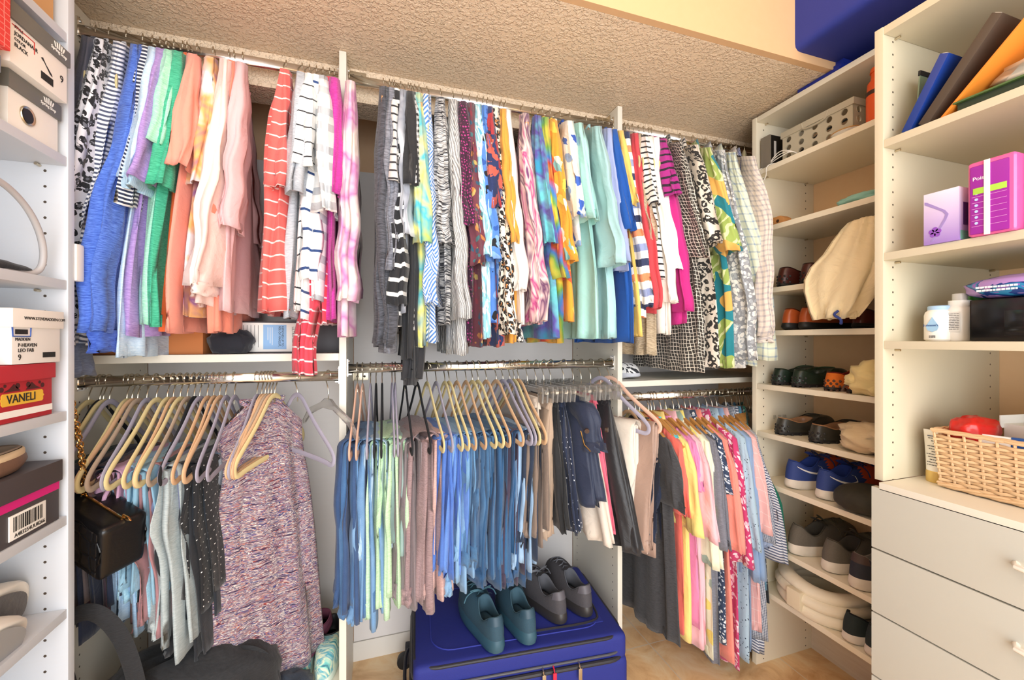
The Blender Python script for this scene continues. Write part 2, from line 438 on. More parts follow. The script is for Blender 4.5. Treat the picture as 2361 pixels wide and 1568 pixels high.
# ---------------------------------------------------------------- left shelf unit
def shelf_unit(name, label, xs, y0, y1, ztop, shelves, th=.019, zb=0, back=None, tone='#eee4cc'):
    """xs = (front x, back x); side panels stand at y0 and y1"""
    xf, xb = xs; lo, hi = min(xf, xb), max(xf, xb); s = 1 if xb > xf else -1
    t = thing(name, label, 'shelf unit', ((lo + hi) / 2, (y0 + y1) / 2, 0))
    cx, cyy = t.location.x, t.location.y
    holes = [xf + s * .037 - cx, xb - s * .045 - cx]
    mh = melamine(holes, 0, tone); M_W = melamine(base=tone)
    for y, yy in ((y0, y0 + th), (y1 - th, y1)):
        box('side_panel', lo - cx, hi - cx, y - cyy, yy - cyy, zb, ztop, mh, t, .0012)
    for zt in shelves:
        xa = xf + s * .002
        sh = box('shelf', min(xa, xb) - cx, max(xa, xb) - cx, y0 + th - cyy + .0005, y1 - th - cyy - .0005, zt - .019, zt, M_W, t, .001)
        for dx in (.045, abs(xb - xf) - .05):
            px = xf + s * dx - cx
            for yy, d in ((y1 - th - cyy, -1),):
                MB().cyl((px, yy - .0005, zt - .0225), (px, yy - .012, zt - .0225), .003, n=8).build('shelf_pin', M_STEEL, sh, smooth=True)
    if back:
        box('back_panel', *(sorted((xb - cx, xb - s * .004 - cx))), y0 + th - cyy, y1 - th - cyy, .1, ztop - .02, back, t, 0)
    return t
shelf_unit('tall_shoe_shelf_unit', 'white shelf unit at the far left edge filled with shoe boxes', (-.61, -.933), -.35, 1.12, 2.155,
           [2.155, 1.904, 1.648, 1.393, 1.123, .907, .714, .49, .10], back=melamine(base='#dedede', name='unit_back'), tone='#cfd4db')
shelf_unit('corner_shoe_shelf_unit', 'cream shelf unit in the right corner stacked with pairs of shoes', (1.408, 1.7155), .736, 1.271, 2.14,
           [2.14, 1.930, 1.702, 1.467, 1.306, 1.100, .916, .728, .496, .313])
near = shelf_unit('storage_shelf_unit', 'cream shelf unit at the right edge above the flat drawers', (1.217, 1.7155), -.35, .731, 2.063,
           [2.063, 1.776, 1.490, 1.267], zb=.9125, tone='#d3c9ae')
# counter and drawers of the near unit
dr = thing('drawer_chest', 'cream drawer chest with flat fronts under the shelves at the right edge', 'drawer chest', (1.45, .19, 0))
cx, cyy = 1.45, .19
box('top_board', 1.200 - cx, 1.7150 - cx, -.33 - cyy, .711 - cyy, .893, .912, M_WHITE, dr, .001)
box('body', 1.222 - cx, 1.7150 - cx, -.33 - cyy, .7105 - cyy, .05, .8925, M_WHITE, dr, .001)
zs = [.899, .741, .579, .417, .255, .093]
M_KNOB = plain('#efe9dc', .3, 0, 'knob_white')
for a, b in zip(zs[:-1], zs[1:]):
    d = box('drawer_front', 1.200 - cx, 1.2185 - cx, -.33 - cyy, .728 - cyy, b + .002, a - .002, plain('#c6c4b8', .42, 0, 'drawer_front'), dr, .0012)
    for yk in (.425, .0):
        m = MB(); zc = (a + b) / 2 + .008
        m.tube([(1.200 - cx, yk + .05 - cyy, zc), (1.183 - cx, yk + .043 - cyy, zc), (1.176 - cx, yk - cyy, zc), (1.183 - cx, yk - .043 - cyy, zc), (1.200 - cx, yk - .05 - cyy, zc)], .006, 10)
        m.build('handle', M_KNOB, d, smooth=True)
# ================================================================ hangers
HCOL = {'cream': ('#e2cf98', 'cream'), 'beige': ('#dab28a', 'beige'), 'lavender': ('#a7a2b2', 'lavender grey'), 'black': ('#1f2024', 'black'),
        'taupe': ('#b8a28c', 'taupe'), 'wood': ('#c9924f', 'wooden'), 'pinkbeige': ('#dbb29b', 'rose beige')}
def smooth_path(pts, it=2, closed=True):
    for _ in range(it):
        out = []; k = len(pts)
        rng = range(k) if closed else range(k - 1)
        if not closed: out.append(pts[0])
        for i in rng:
            p, q = pts[i], pts[(i + 1) % k]
            out.append(tuple(a * .75 + b * .25 for a, b in zip(p, q))); out.append(tuple(a * .25 + b * .75 for a, b in zip(p, q)))
        if not closed: out.append(pts[-1])
        pts = out
    return pts
def hook_pts():
    # wire loop over the rod; local x = normal to the hanger is 0, the loop turns in the s,z plane
    pts = [(0, 0, -.075), (0, 0, -.045), (0, .006, -.030), (0, .0165, -.016), (0, .0185, 0), (0, .013, .0145), (0, 0, .0195), (0, -.013, .015), (0, -.0175, .004), (0, -.0165, -.006)]
    return smooth_path(pts, 2, False)
def hanger_proto(col, W=.205):
    t = bpy.data.objects.new('velvet_hanger' if col != 'wood' else 'wooden_hanger', None); COL.objects.link(t)
    MB().tube(hook_pts(), .0017, 7).build('hook', M_STEEL, t, smooth=True)
    hexc = HCOL[col][0]
    if col == 'wood':
        m = rough_mat('#c9924f', '#a9713a', 30, .45, .1, .001, (1, 6, 1), name='hanger_wood')
        up = [(-W, -.150), (-.16, -.118), (-.09, -.085), (-.04, -.066), (0, -.055), (.04, -.066), (.09, -.085), (.16, -.118), (W, -.150)]
        lo = [(W - .012, -.172), (.15, -.146), (.08, -.116), (.03, -.098), (0, -.094), (-.03, -.098), (-.08, -.116), (-.15, -.146), (-W + .012, -.172)]
        MB().prism(up + lo, -.006, .006, lambda a, b, h: (h, a, b)).build('hanger_body', m, t, bevel=.003)
        MB().cyl((0, -.185, -.165), (0, .185, -.165), .0055).build('trouser_bar', m, t, smooth=True)
    else:
        m = rough_mat(hexc, hexc, 600, .92, .3, .0006, name='velvet_' + col)
        loop = [(0, -.052), (.028, -.062), (.050, -.082), (.09, -.120), (.14, -.158), (.18, -.186), (W, -.212), (W - .010, -.238), (.15, -.230), (0, -.226),
                (-.15, -.230), (-W + .010, -.238), (-W, -.212), (-.18, -.186), (-.14, -.158), (-.09, -.120), (-.050, -.082), (-.028, -.062)]
        loop = smooth_path(loop, 2)
        MB().tube([(0, a, b) for a, b in loop], .004, 10, True, sec=(.0032, .0075), up=(1, 0, 0)).build('hanger_body', m, t, smooth=True)
    return t
_HP = {}
def hanger(col, x, z, ang, label, y=YR, group='velvet hangers on the closet rods', tilt=0):
    if col not in _HP: _HP[col] = o = hanger_proto(col)
    else: o = copy_tree(_HP[col])
    o.location = (x, y, z); o.rotation_euler = (tilt, 0, ang)
    return tag(o, label, 'hanger', group if col != 'wood' else 'wooden hangers on the closet rods')

# ================================================================ cloth surfaces
def _pt(q):
    return lerp(1.0, .5, sm(q * 1.15))
def cloth_tube(name, rows, mat, parent, cols=30, seed=0, amp=.006, lobes=3, open_end=True, label=None, cap=True, fine=.005, uvo=(0, 0), flat=.75):
    """closed flattened tube through rows (cx, cy, cz, wy, wx, dz): local frame of the hanger, y = towards the hanger's end, x = its normal.
       dz(y) lowers the ring towards its edges (a shoulder line)"""
    V = []; UV = []; R = len(rows); rnd = random.Random(seed); ph = [rnd.uniform(0, 6.28) for _ in range(6)]
    vlen = 0; pc = None
    for j, (cx, cy, cz, wy, wx, dz) in enumerate(rows):
        t = j / (R - 1)
        if pc is not None: vlen += sqrt((cx - pc[0]) ** 2 + (cy - pc[1]) ** 2 + (cz - pc[2]) ** 2)
        pc = (cx, cy, cz); per = 0; pp = None
        for i in range(cols + 1):
            a = 2 * pi * i / cols; ca, sa = cos(a), sin(a)
            ey = abs(ca) ** flat * (1 if ca >= 0 else -1); ex = abs(sa) ** flat * (1 if sa >= 0 else -1)
            k = t ** .6
            # drape: folds that run down the cloth and deepen towards the hem
            wv = amp * k * ((1 - 2 * abs(sin(lobes * 1.25 * ey + ph[0] + .8 * t))) * 1.1 + .8 * (1 - 2 * abs(sin(lobes * 2.7 * ey + ph[1] - 1.1 * t))))
            pl = Vector((ey * 2.4 + seed * 3.1, t * 1.3, ex * 1.2))
            nz = mnoise.noise(pl * 1.9) * fine * (.3 + k) * 1.6 + mnoise.noise(Vector((pl.x * 6, pl.y * 3.2, pl.z * 5))) * fine * .9
            y = cy + ey * wy * (1 + .04 * k * sin(3 * a + ph[2] + 1.2 * t)) + nz * .5 + (wx * .5 * k * sin(7 * a + ph[5]) if abs(ey) > .8 else 0)
            x = cx + ex * wx * (1 + .25 * k * sin(5 * a + ph[3])) + wv * min(1, wy / .1) + nz
            z = cz + (dz(y) if dz else 0) + k * .003 * sin(4 * a + ph[4])
            if pp is not None: per += sqrt((x - pp[0]) ** 2 + (y - pp[1]) ** 2)
            pp = (x, y); V.append((x, y, z)); UV.append((per + uvo[0], -vlen + (dz(y) * .0 if dz else 0) + uvo[1]))
    n = cols + 1
    F = [(j * n + i, j * n + i + 1, (j + 1) * n + i + 1, (j + 1) * n + i) for j in range(R - 1) for i in range(cols)]
    if open_end:   # turned-in hem
        cx, cy, cz, wy, wx, dz = rows[-1]; b = (R - 1) * n; s = len(V)
        for q, (k1, up) in enumerate(((.93, .0), (.88, .03))):
            for i in range(n):
                x, y, z = V[b + i]; V.append((cx + (x - cx) * k1 * (.9 if q else 1), cy + (y - cy) * k1, z + up)); UV.append((UV[b + i][0], UV[b + i][1] + up))
        F += [(b + i, b + i + 1, s + i + 1, s + i) for i in range(cols)] + [(s + i, s + i + 1, s + n + i + 1, s + n + i) for i in range(cols)]
        F.append(tuple(s + n + i for i in range(cols)))
    else: F.append(tuple((R - 1) * n + i for i in range(cols)))
    if cap: F.append(tuple(range(cols))[::-1])
    return mk(name, V, F, mat, parent, True, UV, label)

def lerp(a, b, t): return a + (b - a) * t
def sm(t): t = max(0, min(1, t)); return t * t * (3 - 2 * t)

def twisted(o, a1, z0, z1):
    """turn the cloth progressively about the hanger's axis from 0 at z0 to a1 at z1"""
    for v in o.data.vertices:
        t = sm((z0 - v.co.z) / (z0 - z1)); a = a1 * t; x, y = v.co.x, v.co.y
        v.co.x = x * cos(a) - y * sin(a); v.co.y = x * sin(a) + y * cos(a)

_SEED = [1]
def top(name, label, cat, x, z, hem, mat, sleeve='short', zrod=None, a0=0, a1=0, W=.195, Wh=None, T=.015, slm=None, sl_len=None, sl_w=None, sl_end=None,
        cuff=None, collar=None, neck=.035, drop=.046, group=None, y=YR, slope=.56, amp=.007, lobes=3, hanger_col='cream', hlabel=None, sl_dx=0, band=None, buttons=None, facing=None, sl_out=.035, back=True, bend=0):
    """hanging shirt. x, z = where the hook meets the rod; hem = height of its hem above the floor; the front of the closet is -y"""
    _SEED[0] += 1; seed = _SEED[0]; rnd = random.Random(seed)
    t = thing(name, label, cat, (x, y, z), 0, group); t.rotation_euler = (0, 0, a0)
    H = z - hem; Wh = Wh or W * 1.04
    zt = -drop
    def shoulder(k):
        def f(yy):
            s = abs(yy)
            return -slope * max(0, s - neck) * k - (.35 * max(0, s - .15) * k)
        return f
    R = 26; rows = []
    for j in range(R):
        q = j / (R - 1); k = max(0, 1 - q / .35)
        wy = lerp(W * .97, W * .93, sm(q / .2)) if q < .2 else lerp(W * .93, Wh, (q - .2) / .8)
        rows.append((0, 0, lerp(zt, -H, q) if q > 0 else zt, wy, lerp(.0105, T * 1.12, sm(q / .25)), shoulder(k)))
    b = cloth_tube('body', rows, mat, t, 56, seed, amp, lobes)
    objs = [b]
    if sleeve:
        L = sl_len or {'short': .21, 'elbow': .33, 'long': .56, 'cap': .09}[sleeve]
        sw = sl_w or {'short': .075, 'elbow': .068, 'long': .062, 'cap': .05}[sleeve]
        for s in (-1, 1):
            if s == 1 and not back: continue
            y0 = s * (W - .045); zz = zt - slope * (W - .045 - neck) + .012; rs = []
            n = 12 if sleeve in ('short', 'cap') else 20; ln = L * (1 if s < 0 else .93)
            for j in range(n):
                q = j / (n - 1)
                wy = lerp(.050, sw, sm(q / .25)) * (1 if sleeve in ('short', 'cap') else lerp(1, .84, q))
                if sl_end and q > .3: wy = lerp(sw, sl_end, (q - .3) / .7)
                wx = lerp(.013, .023, sm(q / .3))
                crum = 0 if sleeve == 'short' else .005 * sin(q * 23 + seed) * q
                sh = (lambda k, s=s, y0=y0: (lambda yy: -.42 * (yy - y0) * s * k))(max(0, 1 - q * 1.6) if sleeve != 'short' else max(.0, 1 - q * .9))
                rs.append((sl_dx * q + crum + (.004 if x < .1 else -.004), y0 + s * sl_out * q ** .8, zz - ln * q, wy, wx, sh))
            o = cloth_tube('sleeve', rs, slm or mat, t, 34, seed + 7 + s, .004, 2, flat=.85, fine=.006, uvo=(.3, .1)); objs.append(o)
            if cuff and s == -1:
                l = rs[-1]; cl, cm = cuff
                objs.append(cloth_tube('cuff', [(l[0], l[1], l[2] + .005 - cl * q / 5, l[3] * .92, l[4] * .85, None) for q in range(6)], cm, t, 24, seed, .002, 2, flat=.85))
    if band:
        l = rows[-1]; bl, bm_ = band
        objs.append(cloth_tube('hem_band', [(0, 0, -H + .004 - bl * q / 4, l[3] * .97, l[4] * .9, None) for q in range(5)], bm_, t, 40, seed, amp * .8, lobes))
    # collar or neckband
    zc = zt - .004
    pts = []
    for i in range(20):
        a = 2 * pi * i / 20; yy = .062 * cos(a); front = sin(a)
        pts.append((.010 * front, yy, zc + .004 - (.022 if front > 0 else .004) * abs(front) - slope * 0))
    if collar:
        m = MB(); v = []; 
        for r, (dz, sc) in enumerate(((-.012, 1.0), (.020, .86), (.024, 1.0), (-.022, 1.32))):
            for p in pts: v.append((p[0] * sc * (1.8 if r == 3 else 1.2), p[1] * sc, p[2] + dz))
        n = 20; f = [(r * n + i, r * n + (i + 1) % n, (r + 1) * n + (i + 1) % n, (r + 1) * n + i) for r in range(3) for i in range(n)]
        objs.append(mk('collar', v, f, collar if collar is not True else mat, t, True, [(p[1] * 1.0, p[2]) for p in v]))
    else:
        o = MB().tube(pts, .003, 6, True, sec=(.006, .0025), up=(0, 0, 1)).build('neckband', slm or mat, t, smooth=True, uv=True); objs.append(o)
    if buttons:
        for i in range(6):
            yy = 0; zz = zt - .05 - i * .085
            if zz > -H + .04: MB().cyl((T * 1.1, yy, zz), (T * 1.1 + .003, yy, zz), .005, n=10).build('button', buttons, t, smooth=True)
    if a1:
        for o in objs: twisted(o, a1 - a0 * 0, -.10, -.75)
    if bend:   # the cloth folds round the edge of the neighbouring shelf unit
        for o in objs:
            for v in o.data.vertices:
                e = max(0, -v.co.y - .155)
                if e: v.co.x += bend * e * min(1, e / .05) * sm((-v.co.z - .10) / .30)
    if hanger_col:
        hanger(hanger_col, x, z, a0, hlabel or f"{HCOL[hanger_col][1]} hanger holding up the {short(label)}", y)
    return t
def short(label):
    w_ = label.replace(',', '').split()[:10]
    stop = [i for i, k in enumerate(w_) if i > 2 and k in ('hanging', 'on', 'beside', 'between', 'behind', 'left', 'right', 'folded', 'clipped', 'at', 'near')]
    w_ = w_[:min(stop)] if stop else w_
    while w_[-1] in ('a', 'the', 'and', 'with', 'in', 'of', 'to', 'its', 'whose', 'mostly', 'only', 'almost', 'deep', 'thin'): w_.pop()
    return ' '.join(w_)

def trousers(label, x, z, hem, mat, a0=0, name='trousers', cat='trousers', s0=-.17, s1=.17, bar=.227, T=.008, group=None, hanger_col=None, hem2=None, layers=2, y=YR, amp=.004, spread=.010, cuffm=None, a1=0, hlabel=None, gap=.007, waist=True, hz=None, sl=0.0):
    """trousers folded over the bar of a hanger: every leg is a tube that runs up, over the bar and down again"""
    _SEED[0] += 1; seed = _SEED[0]; rnd = random.Random(seed)
    t = thing(name, label, cat, (x, y, z), 0, group); t.rotation_euler = (0, 0, a0)
    H1 = z - hem; H2 = z - (hem2 if hem2 else hem + .04)
    zb = -bar + .012
    for k in range(layers):
        r = gap + k * T * 1.5; cy = (s0 + s1) / 2 + rnd.uniform(-.012, .012); wy = (s1 - s0) / 2 * (1 - .05 * k)
        rows = []
        h1 = H1 - k * rnd.uniform(.01, .05); h2 = H2 - k * rnd.uniform(-.02, .04)
        n1 = 20; bu = rnd.uniform(-.005, .034) if layers > 1 else 0; bq = rnd.uniform(.25, .5); bfn = lambda q: bu * math.exp(-((q - bq) / .13) ** 2)
        for j in range(n1):
            q = j / (n1 - 1); g = _pt(1 - q); rows.append((r + spread * (1 - q) * (k + 1), cy - .6 * bfn(1 - q) - wy * .8 * (1 - g), -h1 + (h1 + zb) * q, wy * g, T * lerp(.5, .85, 1 - q), None))
        for j in range(1, 6):
            a = pi * j / 6; rows.append((r * cos(a), cy, zb + r * sin(a) * .8, wy, T * .42, None))
        for j in range(n1):
            q = j / (n1 - 1); g = _pt(q); rows.append((-r - spread * q * (k + 1) - bfn(q) * .2, cy - bfn(q) - wy * .8 * (1 - g), zb - (h2 + zb) * q, wy * g, T * lerp(.5, .85, q), None))
        o = cloth_tube('trouser_leg', rows, mat, t, 22, seed + k, amp, 2, fine=.006, flat=.9)
        if a1: twisted(o, a1, -.28, -.8)
    if waist:
        w0 = rows[-1]
        r2 = [(w0[0], w0[1], w0[2] + .03 - .045 * q / 3, w0[3] * 1.04, T * 1.1, None) for q in range(4)]
        o = cloth_tube('waistband', r2, cuffm or mat, t, 22, seed, .003, 2, flat=.9)
        if a1: twisted(o, a1, -.28, -.8)
    if hanger_col: hanger(hanger_col, x, z, a0, hlabel or f"{HCOL[hanger_col][1]} hanger carrying the {short(label)}", y)
    return t
# ================================================================ the clothes
G_UP = 'tops hanging on the upper rods'; G_LOW = 'trousers folded over the hangers'; G_POLO = 'shirts on the lower right rod'
def RX(u): return ratio(u) * YR
def up(name, label, cat, u, v, mat, sv=None, z=None, k=.8, kb=.2, yf=1.17, **kw):
    """top on the upper rod: u = where its hook crosses the rod, v = its hem, sv = its sleeve end"""
    x = RX(u); z = ZU if z is None else z; hem = z_at(v, x, yf)
    if x > .62: k, kb = .55, .0
    a0 = -k * atan2(x, YR); a1 = -a0 * (1 - kb)
    if x > 1.385: a0 = -max(-a0, atan2(x - 1.375, .134)); a1 = .0; kw['bend'] = min(.55, (x - 1.385) * 5)
    if sv and kw.get('sleeve', 'short'):
        kw['sl_len'] = max(.05, (z - .098) - z_at(sv, x, yf))
    return top(name, label, cat, x, z, hem, mat, a0=a0, a1=a1, **kw)

P = lambda c, **k: cloth('plain', c, **k)
navy_cuff = cloth('heather', '#4d5670', '#6b7488')
stripe_fine = cloth('stripe', '#e9e9ec', '#4b536b', period=.011, width=.005, wob=.0005)
# ---- left section, upper rod
up('satin_jacket', 'dark grey satin jacket hanging at the far left end of the upper rod', 'jacket', 222, 720, P('#5d5e6b', rough=.35), 700, sleeve='long', W=.18, sl_w=.07)
up('blouse', 'black and white leopard print top with long sleeves', 'blouse', 252, 745, cloth('leopard', '#e6e6ec', '#17181d', '#6f7179', scale=1.0), 742, sleeve='long', sl_w=.085, W=.2, T=.016, sl_end=.085, band=(.05, P('#25262c')))
up('striped_shirt', 'grey and white fine striped shirt with a long navy cuffed sleeve', 'shirt', 292, 755, stripe_fine, 800, sleeve='long', W=.19, cuff=(.075, navy_cuff), sl_w=.055, sl_dx=-.03)
up('sweatshirt', 'royal blue heather sweatshirt with long wide sleeves', 'sweatshirt', 330, 765, cloth('heather', '#2346a6', '#5f86dd'), 765, sleeve='long', sl_w=.078, sl_end=.082, W=.195, T=.014, cuff=(.05, cloth('heather', '#1f3f9c', '#4b70cb')))
up('striped_jersey', 'navy and white narrow striped top behind the royal blue sweatshirt', 'top', 352, 770, cloth('stripe', '#f0f0f0', '#1f2a48', period=.010, width=.0055, wob=.001), 470, W=.18)
up('tee_shirt', 'pale blue tee shirt with a ribbed short sleeve band', 'tee shirt', 370, 825, cloth('heather', '#a9cbe6', '#cfe3f3'), 400, sl_w=.085, cuff=(.035, cloth('stripe', '#bcd9ec', '#9cc4dc', period=.006, width=.002, vert=True)), T=.014)
up('tee_shirt', 'lilac purple tee shirt with loose short sleeves', 'tee shirt', 384, 775, cloth('heather', '#8d6fb5', '#b79bd6'), 410, sl_w=.09, T=.014)
up('tee_shirt', 'pale mint green tee shirt beside the lilac one', 'tee shirt', 402, 745, cloth('heather', '#86cfae', '#b7ead0'), 320, sl_w=.075)
up('tee_shirt', 'deep sea green tee shirt behind the pale mint one', 'tee shirt', 422, 750, cloth('heather', '#1f8f6c', '#4fbf98'), 420, sl_w=.07)
up('camisole', 'bright orange tank top mostly hidden behind the peach tee shirt', 'tank top', 432, 760, P('#f0703a'), sleeve=None, W=.15)
up('tee_shirt', 'peach pink tee shirt with a drooping short sleeve', 'tee shirt', 455, 765, P('#f29a86'), 375, sl_w=.082, T=.016, hanger_col='beige')
up('blouse', 'white blouse with orange and purple dye splashes', 'blouse', 492, 725, cloth('blotch', '#f6efe9', '#f3e9ee', '#f0b46a', '#8d5a8e', '#f4ece6', freq=8), 420, W=.17, hanger_col='beige')
up('sweatshirt', 'pale pink sweatshirt with coral stitched long sleeves', 'sweatshirt', 528, 700, cloth('plain', '#f3d8cf'), 655, sleeve='long', sl_w=.088, sl_end=.088, W=.2, T=.02, cuff=(.03, P('#f5ddd3')), hanger_col='beige')
up('cardigan', 'dusty rose cardigan with a button front', 'cardigan', 560, 715, P('#dcb3b4'), 520, sleeve='elbow', W=.19, hanger_col='beige', buttons=plain('#c98f8c', .3))
up('tee_shirt', 'salmon cotton tee shirt hanging low behind the pale pink sweatshirt', 'tee shirt', 540, 765, P('#ee8d74'), 500, W=.17)
up('striped_shirt', 'coral shirt with thin white stripes and a placket', 'shirt', 660, 715, cloth('stripe', '#e8635c', '#f7d9d2', period=.036, width=.0042, wob=.006), 420, W=.2, Wh=.22, T=.03, amp=.012, lobes=4, sl_w=.05, hanger_col='wood')
up('tee_shirt', 'light grey melange tee shirt', 'tee shirt', 697, 730, cloth('heather', '#9ba0a8', '#c0c4ca'), 440, T=.010, hanger_col='wood')
up('striped_jersey', 'white top with thin black wavy stripes and rolled sleeve', 'top', 714, 715, cloth('stripe', '#f4f2ee', '#23252c', period=.044, width=.0042, wob=.008), 380, sl_w=.075, T=.010, hanger_col='wood')
up('hoodie', 'white hooded top with wide soft grey stripes', 'hooded top', 745, 690, cloth('bands', '#f0efec', '#f0efec', '#c3c6c9', '#f0efec', '#b4b8bd', period=.11), 480, sl_w=.10, sl_end=.075, T=.018, amp=.010, hanger_col='wood', sl_dx=.02)
up('striped_jersey', 'white top with bold navy stripes hanging below the striped hood', 'top', 730, 735, cloth('stripe', '#f5f4f2', '#274377', period=.052, width=.007, wob=.002), 640, sleeve='long', sl_w=.03, T=.010)
up('striped_shirt', 'red and white striped shirt with a long dangling sleeve', 'shirt', 760, 745, cloth('stripe', '#de4354', '#f6dfe0', period=.034, width=.0045, wob=.003), 880, sleeve='long', sl_w=.040, sl_end=.028, W=.17, T=.010, sl_dx=-.05)
up('tee_shirt', 'bright magenta tee shirt beside the divider panel', 'tee shirt', 771, 735, cloth('heather', '#b3268a', '#cf3fa2'), 440, sl_w=.055, T=.012)
# ---- middle section, upper rod
up('tie_dye_blouse', 'pink and cream tie dye top', 'top', 806, 775, cloth('blotch', '#f3e2d6', '#efd6da', '#cf7db4', '#efd9d6', '#f1e2d2', freq=7), 690, sleeve='long', sl_w=.055, T=.012, hanger_col='beige')
HG = [('#26272b', '#55575e'), ('#5c5f68', '#8d9099')]
up('knit_pullover', 'charcoal melange knit top hanging first in the middle section', 'top', 884, 800, cloth('heather', '#26272c', '#5a5c65', scale=.6), 790, sleeve='long', W=.20, T=.016, hanger_col='wood')
up('knit_pullover', 'mid grey melange knit top with elbow sleeves', 'top', 898, 815, cloth('heather', '#50525b', '#8f919b', scale=.6), 620, sleeve='elbow', W=.20, hanger_col='beige')
up('striped_jersey', 'black top with wide white stripes', 'top', 910, 750, cloth('stripe', '#1f2024', '#e9e7e2', period=.040, width=.011, wob=.001), 700, sleeve='long', W=.2)
up('striped_jersey', 'cream top with thin black stripes hanging low', 'top', 904, 765, cloth('stripe', '#dcd8d2', '#26262a', period=.026, width=.006, wob=.001), 420, W=.185)
up('tee_shirt', 'pale grey tie dye tee shirt', 'tee shirt', 924, 720, cloth('blotch', '#c9ccd3', '#8c909b', '#e2e4e8', freq=6), 540, sleeve='elbow', sl_w=.07)
up('tee_shirt', 'black tee shirt with a short boxy sleeve', 'tee shirt', 941, 830, P('#232427'), 425, sl_w=.072, W=.2, T=.014)
up('draped_cardigan', 'long black draped cardigan whose point hangs below the others', 'cardigan', 947, 895, P('#26272b'), 890, sleeve='long', W=.17, sl_w=.055, sl_end=.012)
up('striped_jersey', 'black and white checked stripe top behind the black tee', 'top', 956, 760, cloth('plaid', '#e8e6e2', '#1e1f23', period=.018, width=.5), 430, W=.18)
up('blouse', 'lime yellow and turquoise print blouse', 'blouse', 966, 800, cloth('blotch', '#c9d644', '#4cb7c9', '#f0e87a', '#3c8fb5', freq=8), 560, W=.19, hanger_col='wood')
up('blouse', 'white blouse with blue geometric brush dashes', 'blouse', 984, 790, cloth('dashes', '#eef3fa', '#4a7fc4'), 700, sleeve='long', sl_w=.055, T=.016)
up('knit_pullover', 'black and white tweed knit top', 'top', 1015, 745, cloth('space', '#1c1d21', '#e6e4e0', '#55575e', '#17181b', scale=.6), 560, sleeve='elbow')
up('cardigan', 'light grey cable knit cardigan with long sleeves', 'cardigan', 1044, 820, cloth('knit', '#8d8e90', '#d4d3cf'), 735, sleeve='long', sl_w=.07, sl_end=.08, T=.02)
up('blouse', 'dark plum blouse with magenta dots', 'blouse', 1066, 790, cloth('dots', '#3a1630', '#b0397f', period=.010, size=.3), 520, sleeve='elbow')
up('blouse', 'rust and teal paisley print blouse', 'blouse', 1082, 800, cloth('floral', '#6a3340', '#2c4f66', '#b5763f', '#7c2f3c', '#3c6a6e', '#b9a05a', freq=40, size=.38), 610, sleeve='long', T=.014)
up('blouse', 'aqua and white brush print blouse with elbow sleeves', 'blouse', 1100, 780, cloth('streak', '#dff3f6', '#8ecbd9', '#eef8f8', '#57a5c2', scale=2, interp='CONSTANT'), 590, sleeve='elbow', sl_w=.065)
up('blouse', 'cobalt and black swirl print blouse', 'blouse', 1114, 745, cloth('floral', '#4f7fc8', '#15161c', '#2c56a3', '#7ca6e0', freq=30), 600, sleeve='elbow')
up('blouse', 'red and navy patterned blouse', 'blouse', 1124, 800, cloth('blotch', '#a52f38', '#22305e', '#c25a4b', '#d9d3cb', freq=16, interp='CONSTANT'), 480)
up('blouse', 'tan and black leopard print blouse with long sleeves', 'blouse', 1138, 770, cloth('leopard', '#eadfcd', '#1a1614', '#b5763c'), 770, sleeve='long', sl_w=.062, sl_end=.07, T=.016)
up('cardigan', 'mustard yellow cardigan beside the leopard print', 'cardigan', 1155, 790, P('#d99b3c'), 560, sleeve='elbow', hanger_col='wood')
up('blouse', 'cream blouse with a black and white mosaic hem', 'blouse', 1165, 745, P('#ece6de'), 670, sleeve='long', W=.19, hanger_col='beige', band=(.06, cloth('floral', '#1d1d20', '#efeae2', freq=48, size=.5)))
up('tie_dye_blouse', 'pink and plum tie dye top with long sleeves', 'top', 1205, 745, cloth('streak', '#f0cfc6', '#5d3159', '#f3d8cc', '#b83f80', '#f2d5cc', '#6b3a6d'), 740, sleeve='long', sl_w=.065, T=.018, hanger_col='wood')
up('blouse', 'turquoise and violet print blouse', 'blouse', 1232, 780, cloth('blotch', '#2f8fb5', '#5a4a9c', '#67c3c9', '#2c6ea0', freq=9), 560)
up('tie_dye_blouse', 'rainbow tie dye top in red, green and yellow', 'top', 1250, 790, cloth('blotch', '#b8331f', '#e8812e', '#e7c83c', '#6fa043', '#3f7bc0', '#c9472c', '#e09a38', freq=6, detail=1), 640, sleeve='elbow', sl_w=.065, T=.016)
up('blouse', 'orange and yellow batik print blouse', 'blouse', 1268, 740, cloth('floral', '#e39a2e', '#f0c64c', '#d8542c', '#e9e0c4', '#7aa8a0', freq=18, size=.4), 600, sleeve='elbow', W=.2)
up('blouse', 'white blouse with deep blue flowers and short sleeves', 'blouse', 1290, 560, cloth('floral', '#f0eee6', '#2b4fa5', '#3f66b8', '#dfe3d8', '#8aa7cf', freq=22, size=.42), 500, sl_w=.07, hanger_col='wood')
up('tee_shirt', 'bright aqua mint tee shirt with a flared sleeve', 'tee shirt', 1312, 780, P('#a6d8d0'), 505, sl_w=.075, W=.2)
up('tee_shirt', 'large pale aqua tee shirt with a deep boxy sleeve', 'tee shirt', 1350, 780, P('#a5cdce'), 610, sleeve='elbow', sl_w=.10, sl_end=.10, T=.02, W=.205, hanger_col='wood')
up('tee_shirt', 'lavender blue tee shirt behind the pale aqua one', 'tee shirt', 1376, 620, P('#9ea8cf'), 600, sl_w=.05)
up('tee_shirt', 'royal blue plain tee shirt', 'tee shirt', 1388, 790, P('#0f4fa0'), 530, sl_w=.065)
up('tee_shirt', 'buttery yellow tee shirt', 'tee shirt', 1402, 775, P('#efc868'), 470, sl_w=.07, T=.014)
